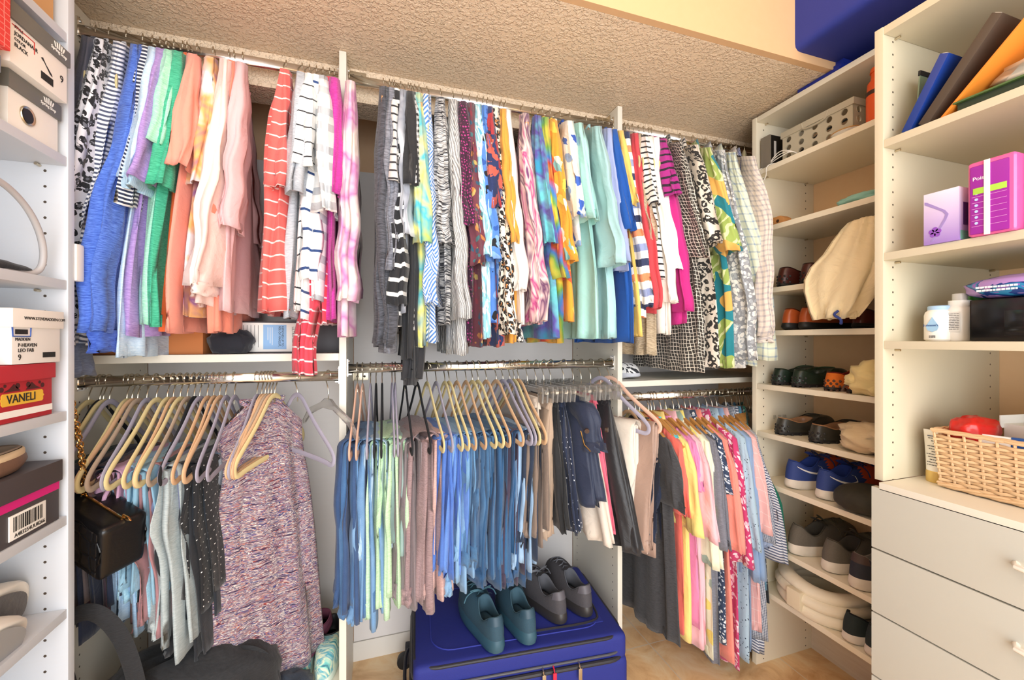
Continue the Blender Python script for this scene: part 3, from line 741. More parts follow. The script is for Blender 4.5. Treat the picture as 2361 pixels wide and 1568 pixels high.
up('striped_jersey', 'orange, white and navy block striped top', 'top', 1412, 730, cloth('bands', '#f3efe8', '#e98a5e', '#f3efe8', '#2d3658', '#f3efe8', '#8d98bd', period=.15), 700, sleeve='long', sl_w=.045, W=.21)
# ---- right section, upper rod
up('tee_shirt', 'brick red tee shirt beside the right divider panel', 'tee shirt', 1438, 720, P('#c8424a'), 715, sleeve='long', W=.18, sl_w=.06)
up('knit_pullover', 'tan tweed knit top hanging low', 'top', 1446, 820, cloth('space', '#a08c70', '#cdbb9d', '#8c7a60', '#d8c8ac'), 560, sleeve='elbow', W=.17)
up('striped_jersey', 'white top with black stripes and a gathered sleeve', 'top', 1456, 640, cloth('stripe', '#f1eee8', '#1f2024', period=.022, width=.006, wob=.003), 470, sl_w=.06)
up('knit_pullover', 'ivory knit top with long sleeves', 'top', 1470, 770, P('#efe6da'), 700, sleeve='long', sl_w=.06, W=.185)
up('blouse', 'white blouse with pale blue windowpane lines', 'blouse', 1482, 640, cloth('plaid', '#f1efee', '#9db4d6', period=.05, width=.06), 620, W=.19, sleeve='long', sl_w=.05)
up('tee_shirt', 'hot pink magenta top with a long body', 'top', 1500, 745, P('#c0237c'), 720, sleeve='long', sl_w=.062, T=.016, W=.185, hanger_col='beige')
up('tee_shirt', 'purple and black tiger print tee shirt', 'tee shirt', 1494, 480, cloth('stripe', '#a5237f', '#241426', period=.03, width=.009, wob=.03), 450, sl_w=.07)
SH = dict(collar=True)
up('aloha_shirt', 'black shirt with a white hand drawn grid print', 'shirt', 1532, 860, cloth('grid', '#37332e', '#e8dfcf', period=.013), 590, sl_w=.075, T=.016, hanger_col='wood', **SH)
up('aloha_shirt', 'cream shirt with a black leaf print and short sleeves', 'shirt', 1566, 850, cloth('leopard', '#eadfce', '#2b2926', '#eadfce', scale=.7), 560, sl_w=.085, T=.016, hanger_col='wood', **SH)
up('aloha_shirt', 'teal shirt with green palm leaves and yellow flowers', 'shirt', 1596, 850, cloth('leaf', '#1d7f8c', '#9fb35a', '#e0e3a8', '#e7b25a', scale=1.0), 580, sl_w=.09, T=.014, hanger_col='wood', **SH)
up('button_shirt', 'grey and white small floral button shirt', 'shirt', 1625, 850, cloth('floral', '#8d9094', '#e9e7e0', '#d6d6d2', '#a7abb0', freq=70, size=.55), 830, sl_w=.075, hanger_col='cream', sleeve='long', **SH)
up('button_shirt', 'pale green and blue plaid shirt with rolled front hem', 'shirt', 1650, 845, cloth('plaid', '#e3e8cf', '#93a8bb', period=.030, width=.22), 830, sleeve='long', sl_w=.085, sl_end=.08, T=.014, hanger_col='cream', **SH)
up('button_shirt', 'beige and grey small check shirt with a long sleeve', 'shirt', 1682, 790, cloth('plaid', '#ecdfd2', '#b9b2b4', period=.020, width=.35), 760, sleeve='long', sl_w=.085, sl_end=.07, T=.012, W=.235, hanger_col='cream', cuff=(.03, cloth('plaid', '#ecdfd2', '#b9b2b4', period=.020, width=.35)), kb=-.1, **SH)
up('button_shirt', 'indigo fine checked shirt with only its cuff showing', 'shirt', 1696, 800, cloth('plaid', '#c5c8e0', '#5b62a0', period=.007, width=.5), 785, sleeve='long', sl_w=.045, hanger_col='cream', **SH)
up('button_shirt', 'pale lemon yellow shirt hanging last on the upper rod', 'shirt', 1716, 780, P('#efe3b4'), 768, sleeve='long', sl_w=.075, W=.21, T=.012, hanger_col='cream', kb=-.1, **SH)

# ---- left section, lower rod: trousers on velvet hangers
ZL = 1.158
def low(label, u, v, mat, col, x=None, z=ZL, a0=0, name='trousers', cat='trousers', yf=1.25, **kw):
    x = RX(u) if x is None else x
    return trousers(label, x, z, z_at(v, x, yf), mat, a0=a0, name=name, cat=cat, group=G_LOW, hanger_col=col, **kw)
LL = [
 (204, 1400, 'forest green leggings hanging at the far left of the lower rod', P('#123c34'), 'cream'),
 (230, 1470, 'charcoal grey jogger trousers behind the leather handbag', P('#3b3e42'), 'black'),
 (238, 1440, 'taupe brown jersey trousers behind the leather handbag', P('#6a5f60'), 'cream'),
 (252, 1500, 'midnight navy trousers behind the leather handbag', P('#1c2740'), 'lavender'),
 (292, 1480, 'dark plum trousers left of the pale blue jogging pants', P('#3a2030'), 'cream'),
 (304, 1420, 'navy cotton trousers left of the pink ones', P('#20293f'), 'beige'),
 (317, 1260, 'cocoa brown trousers beside the rose pink pair', P('#5d3d3a'), 'taupe'),
 (338, 1300, 'soft rose pink trousers showing a narrow edge', P('#c59ab5'), 'lavender'),
 (360, 1490, 'powder blue jogging pants with wide hems', cloth('heather', '#8fb4d6', '#b3d0e8'), 'cream'),
 (385, 1440, 'icy aqua blue trousers beside the powder blue pair', cloth('heather', '#93c3d8', '#b6dcea'), 'cream'),
 (399, 1400, 'baby blue capri pants right of the aqua pair', P('#8ab4cb'), 'beige'),
 (415, 1480, 'dusty mauve pink trousers with a side seam', P('#a8777a'), 'cream'),
 (431, 1500, 'dark bottle green trousers behind the mauve pair', P('#17352f'), 'taupe'),
 (447, 1340, 'lilac grey shorts left of the light grey pants', P('#7d83a4'), 'black'),
 (460, 1530, 'pale sage grey sweat pants with long legs', cloth('heather', '#9ca9ab', '#bcc6c6'), 'lavender'),
 (477, 1560, 'black leggings with bunched cloth at the hip', P('#202227'), 'beige'),
 (492, 1480, 'blue black slim trousers with a cuffed hem', P('#1a222c'), 'beige'),
 (506, 1420, 'black knit trousers with short white ticks', cloth('dots', '#15161a', '#e4e2de', period=.018, size=.10, rnd=.1), 'beige'),
 (520, 1280, 'slate blue jersey shorts', cloth('heather', '#3f4d60', '#5b697c'), 'lavender'),
 (540, 1260, 'ash grey melange shorts rolled over the bar', cloth('heather', '#7f8894', '#a6aeb8'), 'lavender'),
]
for i, (u, v, lab, m, c) in enumerate(LL):
    low(lab, u, v, m, c, a0=.04 * sin(i * 2.1) - .02, s0=-.15 + .02 * sin(i * 1.7), s1=.13, amp=.008 + .003 * sin(i), T=.009, layers=2, sl=.01) if u < 510 else low(lab, u, v, m, c, a0=0, s0=-.06, s1=.13, amp=.006, T=.009)
# hangers that carry nothing, packed at the right end of the row, and the speckled tunic between them
for u, c, a, lab in ((592, 'lavender', -.06, 'lavender grey empty hanger left of the speckled tunic'), (603, 'beige', -.08, 'beige empty hanger left of the speckled tunic')):
    hanger(c, RX(u), ZL, a, lab)
spk = cloth('space', '#221d46', '#a8452f', '#e0d2c8', '#34386e', '#5c2c40', '#e6dad0', '#282450', '#38407c', '#d08452', '#46508c', '#dccabf', '#2c2444', scale=.62, hard=True)
xs = RX(600)
xs = -.325
tu = top('tunic', 'sleeveless tunic in multicoloured speckled yarn with a side slit', 'tunic', xs, ZL, .27, spk, sleeve=None, a0=-.92, a1=-.10, W=.120, Wh=.160, T=.045, amp=.014, lobes=2, hanger_col=None, slope=1.0, drop=.062)
for u, c, a, lab in ((611, 'beige', -.20, 'beige empty hanger lying against the speckled tunic'), (618, 'taupe', -.22, 'taupe empty hanger in front of the speckled tunic'),
                  (625, 'beige', -.23, 'beige empty hanger behind the front cream one at the tunic'), (633, 'cream', -.24, 'cream empty hanger with its bar across the speckled tunic')):
    hanger(c, RX(u), ZL, a, lab)
hanger('lavender', RX(686), ZL, .62, 'lavender grey hanger turned sideways right of the speckled tunic')
# clear plastic hanger
def clear_hanger(x, z, a, label, clips=False, y=YR, col='#e6e4e0'):
    t = thing('clip_hanger' if clips else 'plastic_hanger', label, 'hanger', (x, y, z), a)
    MB().tube(hook_pts(), .0015, 7).build('hook', M_STEEL, t, smooth=True)
    n = plain(col, .12, 0, 'clear_plastic', Transmission_Weight=.85, IOR=1.3)
    m = MB()
    if clips:
        m.box(-.006, .006, -.16, .16, -.088, -.074)
    else:
        m.prism([(-.20, -.160), (-.15, -.115), (-.05, -.085), (-.02, -.070), (.02, -.070), (.05, -.085), (.15, -.115), (.20, -.160), (.195, -.175), (.14, -.135), (.04, -.102), (-.04, -.102), (-.14, -.135), (-.195, -.175)], -.004, .004, lambda a_, b_, h: (h, a_, b_))
    m.build('hanger_body', n, t, bevel=.002)
    if clips:
        for s in (-1, 1):
            for d in (-1, 1):
                MB().prism([(s * .13 - .016, -.066), (s * .13 + .016, -.066), (s * .13 + .019, -.090), (s * .13 + .015, -.118), (s * .13 - .015, -.118), (s * .13 - .019, -.090)], d * .006, d * .011, lambda a_, b_, h: (h, a_, b_)).build('clip', n, t, bevel=.001)
            MB().cyl((-.009, s * .13, -.085), (.009, s * .13, -.085), .0045).build('spring', M_STEEL, t, smooth=True)
    return t
clear_hanger(RX(757), ZL, .5, 'clear plastic empty hanger beside the white divider panel')

# ---- middle section, lower rod
ZM = 1.18
DN = lambda a, b, **k: cloth('denim', a, b, **k)
MM = [
 (824, 1450, 'dark indigo denim shirt dress folded over the first beige hanger', DN('#25406a', '#4a6b98'), 'pinkbeige', -.06),
 (836, 1440, 'mid blue chambray trousers with a striped rib hem', DN('#3a6290', '#6a93bd'), 'pinkbeige', -.05),
 (854, 1470, 'washed sky blue chambray trousers with tied ankle strings', DN('#5d88b5', '#8fb4d6'), 'lavender', -.03),
 (867, 1300, 'ice blue linen shorts beside the pale green pants', P('#a9c5dc'), 'black', -.02),
 (881, 1440, 'pale pistachio green knit pants', cloth('heather', '#a8cfa4', '#cbe7c4'), 'black', -.02),
 (904, 1410, 'pale apple green knit pants right of the pistachio pair', cloth('heather', '#a5cd9f', '#c8e6c0'), 'lavender', 0),
 (911, 1290, 'silver grey green shorts behind the apple green pair', P('#8fa8a3'), 'lavender', 0),
 (934, 1420, 'mushroom brown jogger pants with a dangling waist cord', P('#867a7c'), 'black', .04),
]
for i, (u, v, lab, m, c, a) in enumerate(MM):
    low(lab, u, v, m, c, z=ZM, a0=a, s0=-.155, s1=.13, T=.014, amp=.004, gap=.008, spread=.006, sl=.01)
MM2 = [
 (962, 1425, 'dusty rose brown velour pants on the black open hanger', cloth('heather', '#80696a', '#a48a8a'), 'black', .10, .020),
 (985, 1400, 'soft blush pink velour pants beside the dusty rose pair', cloth('heather', '#b58f8a', '#d2b0a8'), 'cream', .10, .014),
 (1006, 1345, 'bright cornflower blue jeans', DN('#3a63b4', '#6f97dd'), 'lavender', .12, .012),
 (1026, 1340, 'vivid light blue jeans with twisted seams', DN('#4a77c4', '#85abe4'), 'cream', .12, .010),
 (1036, 1385, 'faded pale blue jeans with frayed hems', DN('#6f9ac2', '#a9c9e2'), 'cream', .10, .012),
 (1054, 1310, 'powdery blue capri jeans', DN('#5f8fb8', '#97bfdd'), 'beige', .10, .012),
 (1075, 1350, 'classic blue jeans with white top stitching', DN('#3d678f', '#6590b8'), 'beige', .12, .012),
 (1090, 1345, 'stonewashed blue jeans with worn knees', DN('#2f5a82', '#6b97bd'), 'cream', .12, .014),
 (1103, 1370, 'deep blue straight jeans', DN('#1f4a73', '#3d6c98'), 'cream', .14, .014),
 (1122, 1340, 'ocean blue wide jeans bulging forward', DN('#24547f', '#4278a6'), 'beige', .14, .016),
 (1145, 1365, 'aubergine purple jersey trousers', P('#40364a'), 'beige', .14, .010),
 (1160, 1370, 'navy washed jeans right of the aubergine pair', DN('#274b73', '#4f79a3'), 'lavender', .14, .010),
 (1176, 1330, 'pale ice blue jeans with rolled cuffs', DN('#86a9cc', '#b6d0e6'), 'lavender', .12, .010),
 (1186, 1300, 'black blue denim trousers', DN('#162338', '#2a3d58'), 'cream', .10, .010),
 (1196, 1270, 'taupe suit trousers folded over a beige hanger', P('#7d6c60'), 'beige', .08, .012),
]
for i, (u, v, lab, m, c, a, T) in enumerate(MM2):
    low(lab, u, v, m, c, z=ZM, a0=a + .03 * sin(i * 1.9), s0=-.16, s1=.14, T=T * 1.15, amp=.004, gap=.008, spread=.006, layers=2 if T > .011 else 2)
def clipped(name, label, cat, x, z, hem, mat, a0=0, W=.12, Wh=.13, T=.022, y=YR, legs=2, seed=1, amp=.008, z0=-.112, lean=0, waist=True, sep=.01, ydx=0):
    t = thing(name, label, cat, (x, y, z), a0); H = z - hem
    for k in range(legs):
        sx = (k - (legs - 1) / 2) * 2 * sep; rows = []
        for j in range(22):
            q = j / 21; rows.append((sx * sm(q * 3) , -lean * q + ydx, z0 - (H + z0 - k * .012) * q, lerp(W, Wh, q), lerp(.006, T, sm(q * 2.5)), None))
        cloth_tube('trouser_leg', rows, mat, t, 26, seed * 3 + k, amp, 2, fine=.007, flat=.85)
    if waist:
        cloth_tube('waistband', [(0, ydx, z0 + .006 - .036 * q / 3, W * 1.02, .010 + .002 * q, None) for q in range(4)], mat, t, 26, seed, .001, 1, flat=.9)
    return t
CL = [
 (1216, 1265, 'cream cotton trousers clipped near the taupe pair', P('#d8c9b8'), .10, .10, .018, .02),
 (1236, 1275, 'beige trousers with a wide folded waistband', P('#b29a84'), .12, .09, .022, .03),
 (1254, 1240, 'black dress trousers with an eyelet tab', P('#1d1e20'), .10, .10, .014, .10),
 (1270, 1235, 'navy trousers with tiny white dots', cloth('dots', '#1c2740', '#dfe3ea', period=.017, size=.16), .09, .10, .015, .13),
 (1300, 1170, 'navy chino trousers with a brown button and brass zip', P('#222c44', rough=.6), .13, .10, .026, .14),
 (1322, 1260, 'ivory trousers hanging between navy and black ones', P('#d9cdbf'), .09, .09, .016, .16),
 (1340, 1240, 'coral pink trousers showing a thin strip', P('#e0697f'), .08, .09, .010, .12),
 (1362, 1270, 'black leather look trousers with a belt loop', P('#232326', rough=.45), .10, .12, .026, .17),
]
for i, (u, v, lab, m, W, Wh, T, lean) in enumerate(CL):
    x = RX(u); clipped('trousers', lab, 'trousers', x, ZM, z_at(v, x, 1.2), m, .06 + .02 * i, W, Wh, T, seed=40 + i, lean=lean * .8, sep=.008)
    clear_hanger(x, ZM, .06 + .02 * i, f'clear clip hanger holding the {short(lab)}', True)
nv = [o for o in bpy.data.objects if o.get('label', '').startswith('navy chino')][0]
cloth_tube('folded_waist', [(.0 + .012 * q / 6, -.09 - .055 * q / 6, -.125 - .15 * q / 6, .075 + .012 * sin(q), .026 + .006 * sin(q * 1.3), None) for q in range(7)], P('#222c44', rough=.6), nv, 30, 77, .008, 2)
MB().cyl((.028, -.205, -.205), (.034, -.212, -.205), .008, n=18).build('button', plain('#3f2c24', .35, 0, 'brown_button'), nv, smooth=True)
MB().cyl((-.032, -.185, -.205), (-.036, -.192, -.207), .008, n=18).build('button', plain('#3f2c24', .35, 0, 'brown_button'), nv, smooth=True)
MB().tube([(-.030, -.150, -.215), (-.034, -.175, -.255), (-.02, -.19, -.275)], .0022, 6).build('zip', plain('#a98a55', .3, 1, 'brass_zip'), nv, smooth=True)

low('cream silk trousers over a black bar beside the divider panel', 1385, 1275, P('#ddd3c5', rough=.6), 'lavender', z=ZM, a0=.42, s0=-.17, s1=.02, T=.012)
low('rose taupe satin trousers hanging past the divider panel', 1405, 1335, P('#a98c7c', rough=.45), 'pinkbeige', z=ZM, a0=.5, s0=-.20, s1=.06, T=.008, yf=1.15)

# ---- right section, lower rod
ZR = 1.045
def lowtop(label, u, v, mat, sv, name='polo_shirt', cat='polo shirt', collar=True, yf=1.14, W=.205, k=.12, sleeve='short', hanger_col='wood', **kw):
    x = RX(u); a0 = k * -atan2(x, YR); a1 = .06
    if x > 1.385: a0 = -max(-a0, atan2(x - 1.375, .134)); a1 = .0; kw['bend'] = min(1.1, (x - 1.385) * 11)
    return top(name, label, cat, x, ZR, max(.05, z_at(v, x, yf) - .045), mat, sl_len=(ZR - .098) - z_at(sv, x, yf) if sleeve else None, a0=a0, a1=a1, W=W, sleeve=sleeve,
               hanger_col=hanger_col, collar=collar if collar else None, slope=.46, drop=.074, **kw)
low('dark navy dress trousers at the left of the right section', 1450, 1270, P('#151e33'), 'beige', z=ZR, a0=.12, T=.014, yf=1.2)
low('midnight blue jersey skirt trousers beside the charcoal tee', 1466, 1290, P('#16243d'), 'cream', z=ZR, a0=.14, T=.016, yf=1.2)
lowtop('charcoal grey long tee shirt with a folded sleeve', 1475, 1480, cloth('heather', '#2b2b2d', '#414144'), 1160, 'tee_shirt', 'tee shirt', None, T=.03, sl_w=.08, sl_end=.085, amp=.012, W=.2, Wh=.21)
lowtop('coral red tee shirt behind the yellow polo', 1496, 1460, P('#e46a5c'), 1180, 'tee_shirt', 'tee shirt', None, T=.01, sl_w=.05)
lowtop('bright turquoise tee shirt almost hidden beside the yellow polo', 1502, 1300, P('#4dbcc9'), 1120, 'tee_shirt', 'tee shirt', None, T=.01, sl_w=.05, W=.17)
lowtop('pastel yellow polo shirt', 1509, 1475, P('#f0d67f'), 1215, T=.02, sl_w=.08, sl_end=.085)
lowtop('bubblegum pink tee shirt behind the pastel pink polo', 1524, 1440, P('#dc82b0'), 1120, 'tee_shirt', 'tee shirt', None, T=.01, sl_w=.05)
lowtop('pastel pink polo shirt with a wide short sleeve', 1536, 1490, P('#eeb6bd'), 1225, T=.022, sl_w=.085, sl_end=.10)
lowtop('white and yellow tropical print shirt', 1553, 1510, cloth('floral', '#e9e6c8', '#f0dd76', '#9fb8a8', '#f4f1e4', freq=16), 1300, T=.012, sl_w=.06)
lowtop('slate grey polo shirt', 1566, 1525, cloth('heather', '#66666f', '#7e7e88'), 1250, T=.014, sl_w=.07, sl_end=.075)
lowtop('navy and white tiny floral shirt', 1580, 1480, cloth('floral', '#2c3a55', '#e5e5e2', '#b9c0cc', freq=85, size=.4), 1130, T=.01, sl_w=.05)
lowtop('coral orange polo shirt', 1592, 1520, P('#ef8c7c'), 1255, T=.02, sl_w=.08, sl_end=.085)
lowtop('crimson and white blossom print shirt', 1612, 1540, cloth('floral', '#c4386c', '#f3dbe0', '#e9b8c8', freq=55, size=.42), 1290, T=.013, sl_w=.07, sl_end=.075)
lowtop('light blue shirt scattered with small black dots', 1630, 1520, cloth('dots', '#a9c2d2', '#223044', period=.011, rnd=.9, size=.2), 1250, T=.013, sl_w=.07, sl_end=.075)
lowtop('sky blue oxford shirt behind the dotted one', 1642, 1500, P('#8ea9cc'), 1330, T=.01, sl_w=.055)
lowtop('rose pink shirt with white windowpane checks', 1653, 1455, cloth('plaid', '#efb7b4', '#f8e6e2', period=.045, width=.05), 1215, T=.013, sl_w=.07, sl_end=.07)
lowtop('grey blue micro check shirt', 1674, 1470, cloth('plaid', '#cfd4dd', '#5c6880', period=.006, width=.5), 1235, T=.012, sl_w=.065, cuff=(.03, P('#a3b1cc')))
lowtop('navy and white pinstriped polo shirt', 1688, 1500, cloth('stripe', '#dfe2e8', '#55607f', period=.0105, width=.005, wob=.0005), 1270, T=.02, sl_w=.085, sl_end=.09)
lowtop('teal blue polo shirt with an open collar', 1700, 1340, P('#4f87a3'), 1180, T=.01, sl_w=.05)
lowtop('black shirt with white dotted print', 1706, 1370, cloth('dots', '#20242a', '#e8e8e4', period=.009, rnd=.8, size=.32), 1240, T=.01, sl_w=.06)
lowtop('emerald green shirt with white dots hanging last in the row', 1714, 1350, cloth('dots', '#0f6e58', '#d9ede4', period=.014, rnd=.5, size=.2), 1255, T=.012, sl_w=.07)
for j, u in enumerate((1724, 1728, 1732)):
    clear_hanger(RX(u), ZR, -.2 + j * .1, ('clear clip hanger at the right end of the lower right rod', 'second clear clip hanger at the right end of the lower right rod', 'clear clip hanger nearest the right wall')[j], True)
# ================================================================ shoes
def shoe(name, label, loc, rz, L=.285, hw=.048, sole_h=.028, upper=None, sole=None, lining=None, heel_z=.085, side_z=.062, front_z=.095, open_x=(.055, .50), open_w=.030,
         laces=None, nubs=None, tab=None, stripe=None, toe_mat=None, side=1, tilt=None, group=None, toe_flat=1.0, vamp_ring=None, soleunder=None, foot_lift=0.0, nolace_bow=False, welt=None, sp=.74):
    t = thing(name, label, 'shoe', loc, rz, group)
    if tilt: t.rotation_euler = tilt
    N = 48
    def foot(a, k=1.0):
        c, s = cos(a), sin(a); tt = .5 + .5 * c
        wd = hw * (.80 + .20 * sm((tt - .25) / .4)) * k
        x = L * (.5 + .5 * k * c) ; yy = wd * (abs(s) ** .72) * (1 if s >= 0 else -1)
        yy += side * .012 * sm((tt - .45) / .5) * (1 - abs(s) * .3)
        return x, yy
    def lip(a):
        c, s = cos(a), sin(a); x0, x1 = open_x[0] * L, open_x[1] * L; tt = .5 + .5 * c
        x = (x0 + x1) / 2 + (x1 - x0) / 2 * c; yy = open_w * (abs(s) ** .75) * (1 if s >= 0 else -1)
        if tt < .5: z = lerp(heel_z, side_z, sm(tt / .42))
        else: z = lerp(side_z, front_z, sm((tt - .5) / .5))
        return x, yy, z
    def P(a, r):
        fx, fy = foot(a, 1.0); ox, oy, oz = lip(a); k = r ** 1.7
        tt = .5 + .5 * cos(a); zs = sole_h
        q = 1 - (1 - r) ** (2.2 if tt > .6 else 1.25)
        dome = .012 * sin(pi * r) * sm((tt - .6) / .3) * toe_flat
        bx = 1 + .05 * sin(pi * min(1, r * 1.3))
        return Vector((lerp(fx, ox, k), lerp(fy, oy, k) * bx, lerp(zs, oz, q) + dome))
    R = 12; V = []; 
    for j in range(R + 1):
        for i in range(N): V.append(P(2 * pi * i / N, j / R))
    F = [(j * N + i, j * N + (i + 1) % N, (j + 1) * N + (i + 1) % N, (j + 1) * N + i) for j in range(R) for i in range(N)]
    UV = [(v[0] * 1.0, v[2] + v[1]) for v in V]
    mats = [upper] + ([toe_mat] if toe_mat else [])
    up_ = mk('upper', V, F, mats, t, True, UV)
    if toe_mat:
        for p in up_.data.polygons:
            if p.center.x > L * .50: p.material_index = 1
    # lining: rolls over the rim and down to the insole
    V = []; prof = [(1.0, .001), (.97, .004), (.90, .001), (.86, -.012), (.84, -.03), (.84, -.05)]
    for k, dz in prof:
        for i in range(N):
            a = 2 * pi * i / N; x, y, z = lip(a); cx = (open_x[0] + open_x[1]) / 2 * L
            zz = z + dz if dz > -.03 else max(sole_h + .006, z + dz)
            V.append((cx + (x - cx) * (k if cos(a) < 0 else k * .98), y * k, zz))
    base = len(V)
    for i in range(N):
        a = 2 * pi * i / N; x, y, z = lip(a); cx = (open_x[0] + open_x[1]) / 2 * L; V.append((cx + (x - cx) * .8 + (.03 if cos(a) > 0 else 0) * cos(a), y * .8, sole_h + .006))
    F = [(j * N + i, (j + 1) * N + i, (j + 1) * N + (i + 1) % N, j * N + (i + 1) % N) for j in range(len(prof)) for i in range(N)] + [tuple(range(base, base + N))]
    mk('lining', V, F, lining or M_BLACK, t, True)
    # sole
    V = []; rings = [(.93, 0.0), (1.0, .003), (1.035, sole_h * .45), (1.02, sole_h * .85), (1.0, sole_h + .003)]
    for k, z in rings:
        for i in range(N):
            a = 2 * pi * i / N; x, y = foot(a, k); tt = .5 + .5 * cos(a)
            lift = .010 * sm((tt - .78) / .22) * (1 if z < sole_h else .4) + .004 * sm((.12 - tt) / .12)
            V.append((x, y, z + lift * (1 - z / (sole_h + .01))))
    F = [(j * N + i, j * N + (i + 1) % N, (j + 1) * N + (i + 1) % N, (j + 1) * N + i) for j in range(len(rings) - 1) for i in range(N)] + [tuple(range(N))[::-1], tuple(range((len(rings) - 1) * N, len(rings) * N))]
    so = mk('sole', V, F, sole, t, True)
    so.data.set_sharp_from_angle(angle=radians(50))
    if soleunder:
        V = []
        for k in (.80, .40):
            for i in range(N): x, y = foot(2 * pi * i / N, k); V.append((x, y, -.0012 if k > .5 else -.0018))
        mk('tread', V, [(i, (i + 1) % N, N + (i + 1) % N, N + i)[::-1] for i in range(N)] + [tuple(range(N, 2 * N))[::-1]], soleunder, so, True)
    if laces:
        # tongue
        x1 = open_x[1] * L; V = []; 
        for j in range(7):
            for i in range(7):
                u = (i / 6 - .5) * 2; q = j / 6
                V.append((x1 + .035 - .07 * q, u * .021 * (1 + .1 * q), front_z - .012 + .036 * q - .008 * u * u))
        mk('tongue', V, [(j * 7 + i, j * 7 + i + 1, (j + 1) * 7 + i + 1, (j + 1) * 7 + i) for j in range(6) for i in range(6)], lining or upper, t, True)
        for k in range(5):
            r = .97 - .11 * k; a = .42 + .02 * k
            p0, p1 = P(a, r), P(-a, r); m_ = (p0 + p1) / 2 + Vector((0, 0, .007)); dx = .006 * (-1) ** k
            MB().tube([p0 + Vector((0, 0, -.002)), p0 * .7 + p1 * .3 + Vector((dx, 0, .006)), m_, p0 * .3 + p1 * .7 + Vector((-dx, 0, .006)), p1 + Vector((0, 0, -.002))], .0022, 6).build('lace', laces, t, smooth=True)
        if not nolace_bow:
            c = P(0, .98) + Vector((0, 0, .010)); m = MB()
            for s in (-1, 1):
                m.tube(smooth_path([tuple(c), tuple(c + Vector((-.004, s * .018, .010))), tuple(c + Vector((.006, s * .040, .004))), tuple(c + Vector((.012, s * .030, -.004))), tuple(c)], 2, False), .002, 6)
                m.tube(smooth_path([tuple(c), tuple(c + Vector((.004, s * .02, .004))), tuple(c + Vector((.012, s * .048, -.012))), tuple(c + Vector((.010, s * .058, -.034)))], 2, False), .002, 6)
            m.build('lace_bow', laces, t, smooth=True)
    if nubs:
        m = MB()
        for r_ in range(3):
            for i in range(5 - (r_ % 2)):
                a = pi + (i - (4 - (r_ % 2)) / 2) * .30; p = P(a, .10 + .16 * r_); n = Vector((cos(a), sin(a), 0)).normalized()
                m.lathe([(.0045, 0), (.004, .0018), (.002, .003)], n=8, M=Matrix.Translation(p) @ n.to_track_quat('Z', 'Y').to_matrix().to_4x4())
        for i in range(14):
            a = pi + (i - 6.5) * .30; x, y = foot(a, .97); m.cyl((x, y, 0), (x, y, .008), .005, n=8)
        m.build('rubber_nubs', nubs, so, smooth=True)
    if tab:
        V = []
        for j in range(5):
            for i in range(9):
                a = pi + (i / 8 - .5) * 1.5; p = P(a, .62 + .40 * j / 4 if j < 4 else 1.0); n = Vector((cos(a), sin(a) * .8, 0)); V.append(p + n * .0022 + Vector((0, 0, .004 if j == 4 else 0)))
        mk('heel_tab', V, [(j * 9 + i, j * 9 + i + 1, (j + 1) * 9 + i + 1, (j + 1) * 9 + i) for j in range(4) for i in range(8)], tab, t, True)
    if vamp_ring:
        pts = [P(a, .80 if abs(a) < .8 else .80) + Vector((0, 0, .003)) for a in [x * .1 for x in range(-13, 14)]]
        MB().tube(pts, .0022, 6).build('seam', vamp_ring, t, smooth=True)
    if stripe:
        for s in (1, -1):
            V = []; n = 22
            for i in range(n + 1):
                q = i / n; a = s * (2.62 - 1.52 * q); rc = .70 - .62 * q + 1.05 * q ** 3.0; hwid = .015 + .12 * sin(pi * min(1, q * 1.15 + .12)) * (q ** .5)
                if q > .84: rc = .70 - .62 * q + 1.05 * q ** 3.0; hwid *= (1 - q) / .16
                for d in (-1, 1):
                    r = max(.02, min(.97, rc + d * hwid * .75)); p = P(a, r); b_ = foot(a); nn = Vector((0, s, .25)).normalized(); V.append(p + nn * .0022)
            mk('side_logo', V, [(2 * i, 2 * i + 1, 2 * i + 3, 2 * i + 2) for i in range(n)], stripe, t, True)
    return t

def leather(c, c2=None, rough=.38): return rough_mat(c, c2 or c, 60, rough, .25, .0015, name='leather')
RUB_D = plain('#1c1a19', .55, 0, 'dark_rubber'); RUB_W = rough_mat('#e6dfd2', '#cfc4b2', 20, .6, .1, .001, name='worn_rubber')
def ys(u, x): return x / ratio(u)
def pair(us, xf, z, label, near_first, rz=0, **kw):
    for i, u in enumerate(us):
        lab = label.replace('@', near_first[i])
        shoe('shoe' if 'name' not in kw else kw['name'], lab, (xf, ys(u, xf) , z), rz + (.03 if i else -.02), side=1 if i == 0 else -1, group=None, **{k: v for k, v in kw.items() if k != 'name'})
LR = ('left', 'right')
moc = dict(sole_h=.010, heel_z=.060, side_z=.046, front_z=.058, open_x=(.05, .56), open_w=.032, hw=.043, L=.265, toe_flat=1.2)
pair((1797, 1852), 1.428, 1.467, '@ dark brown driving moccasin on the fourth shelf of the corner unit', LR, name='driving_moccasin', upper=leather('#4e2018', '#3a1711'), sole=RUB_D, lining=leather('#2b120d'), nubs=RUB_D, vamp_ring=leather('#3a1711'), **{**moc, 'heel_z': .072, 'side_z': .055})
pair((1808, 1848), 1.428, 1.306, '@ tan leather loafer with a dark stacked sole', LR, name='loafer', upper=leather('#b4582a', '#a04a22', .3), sole=RUB_D, lining=leather('#5a2412'), sole_h=.024, heel_z=.078, side_z=.058, front_z=.07, open_x=(.06, .50), L=.27, hw=.042, vamp_ring=leather('#7c3514'))
shoe('loafer', 'oxblood red slip on loafer behind the hanging cream cloth bag', (1.44, ys(1990, 1.47), 1.306), .15, upper=leather('#5c1a14', '#45110d', .25), sole=RUB_D, lining=leather('#3a0f0b'), **{k: v for k, v in moc.items() if k != 'sole_h'}, sole_h=.014)
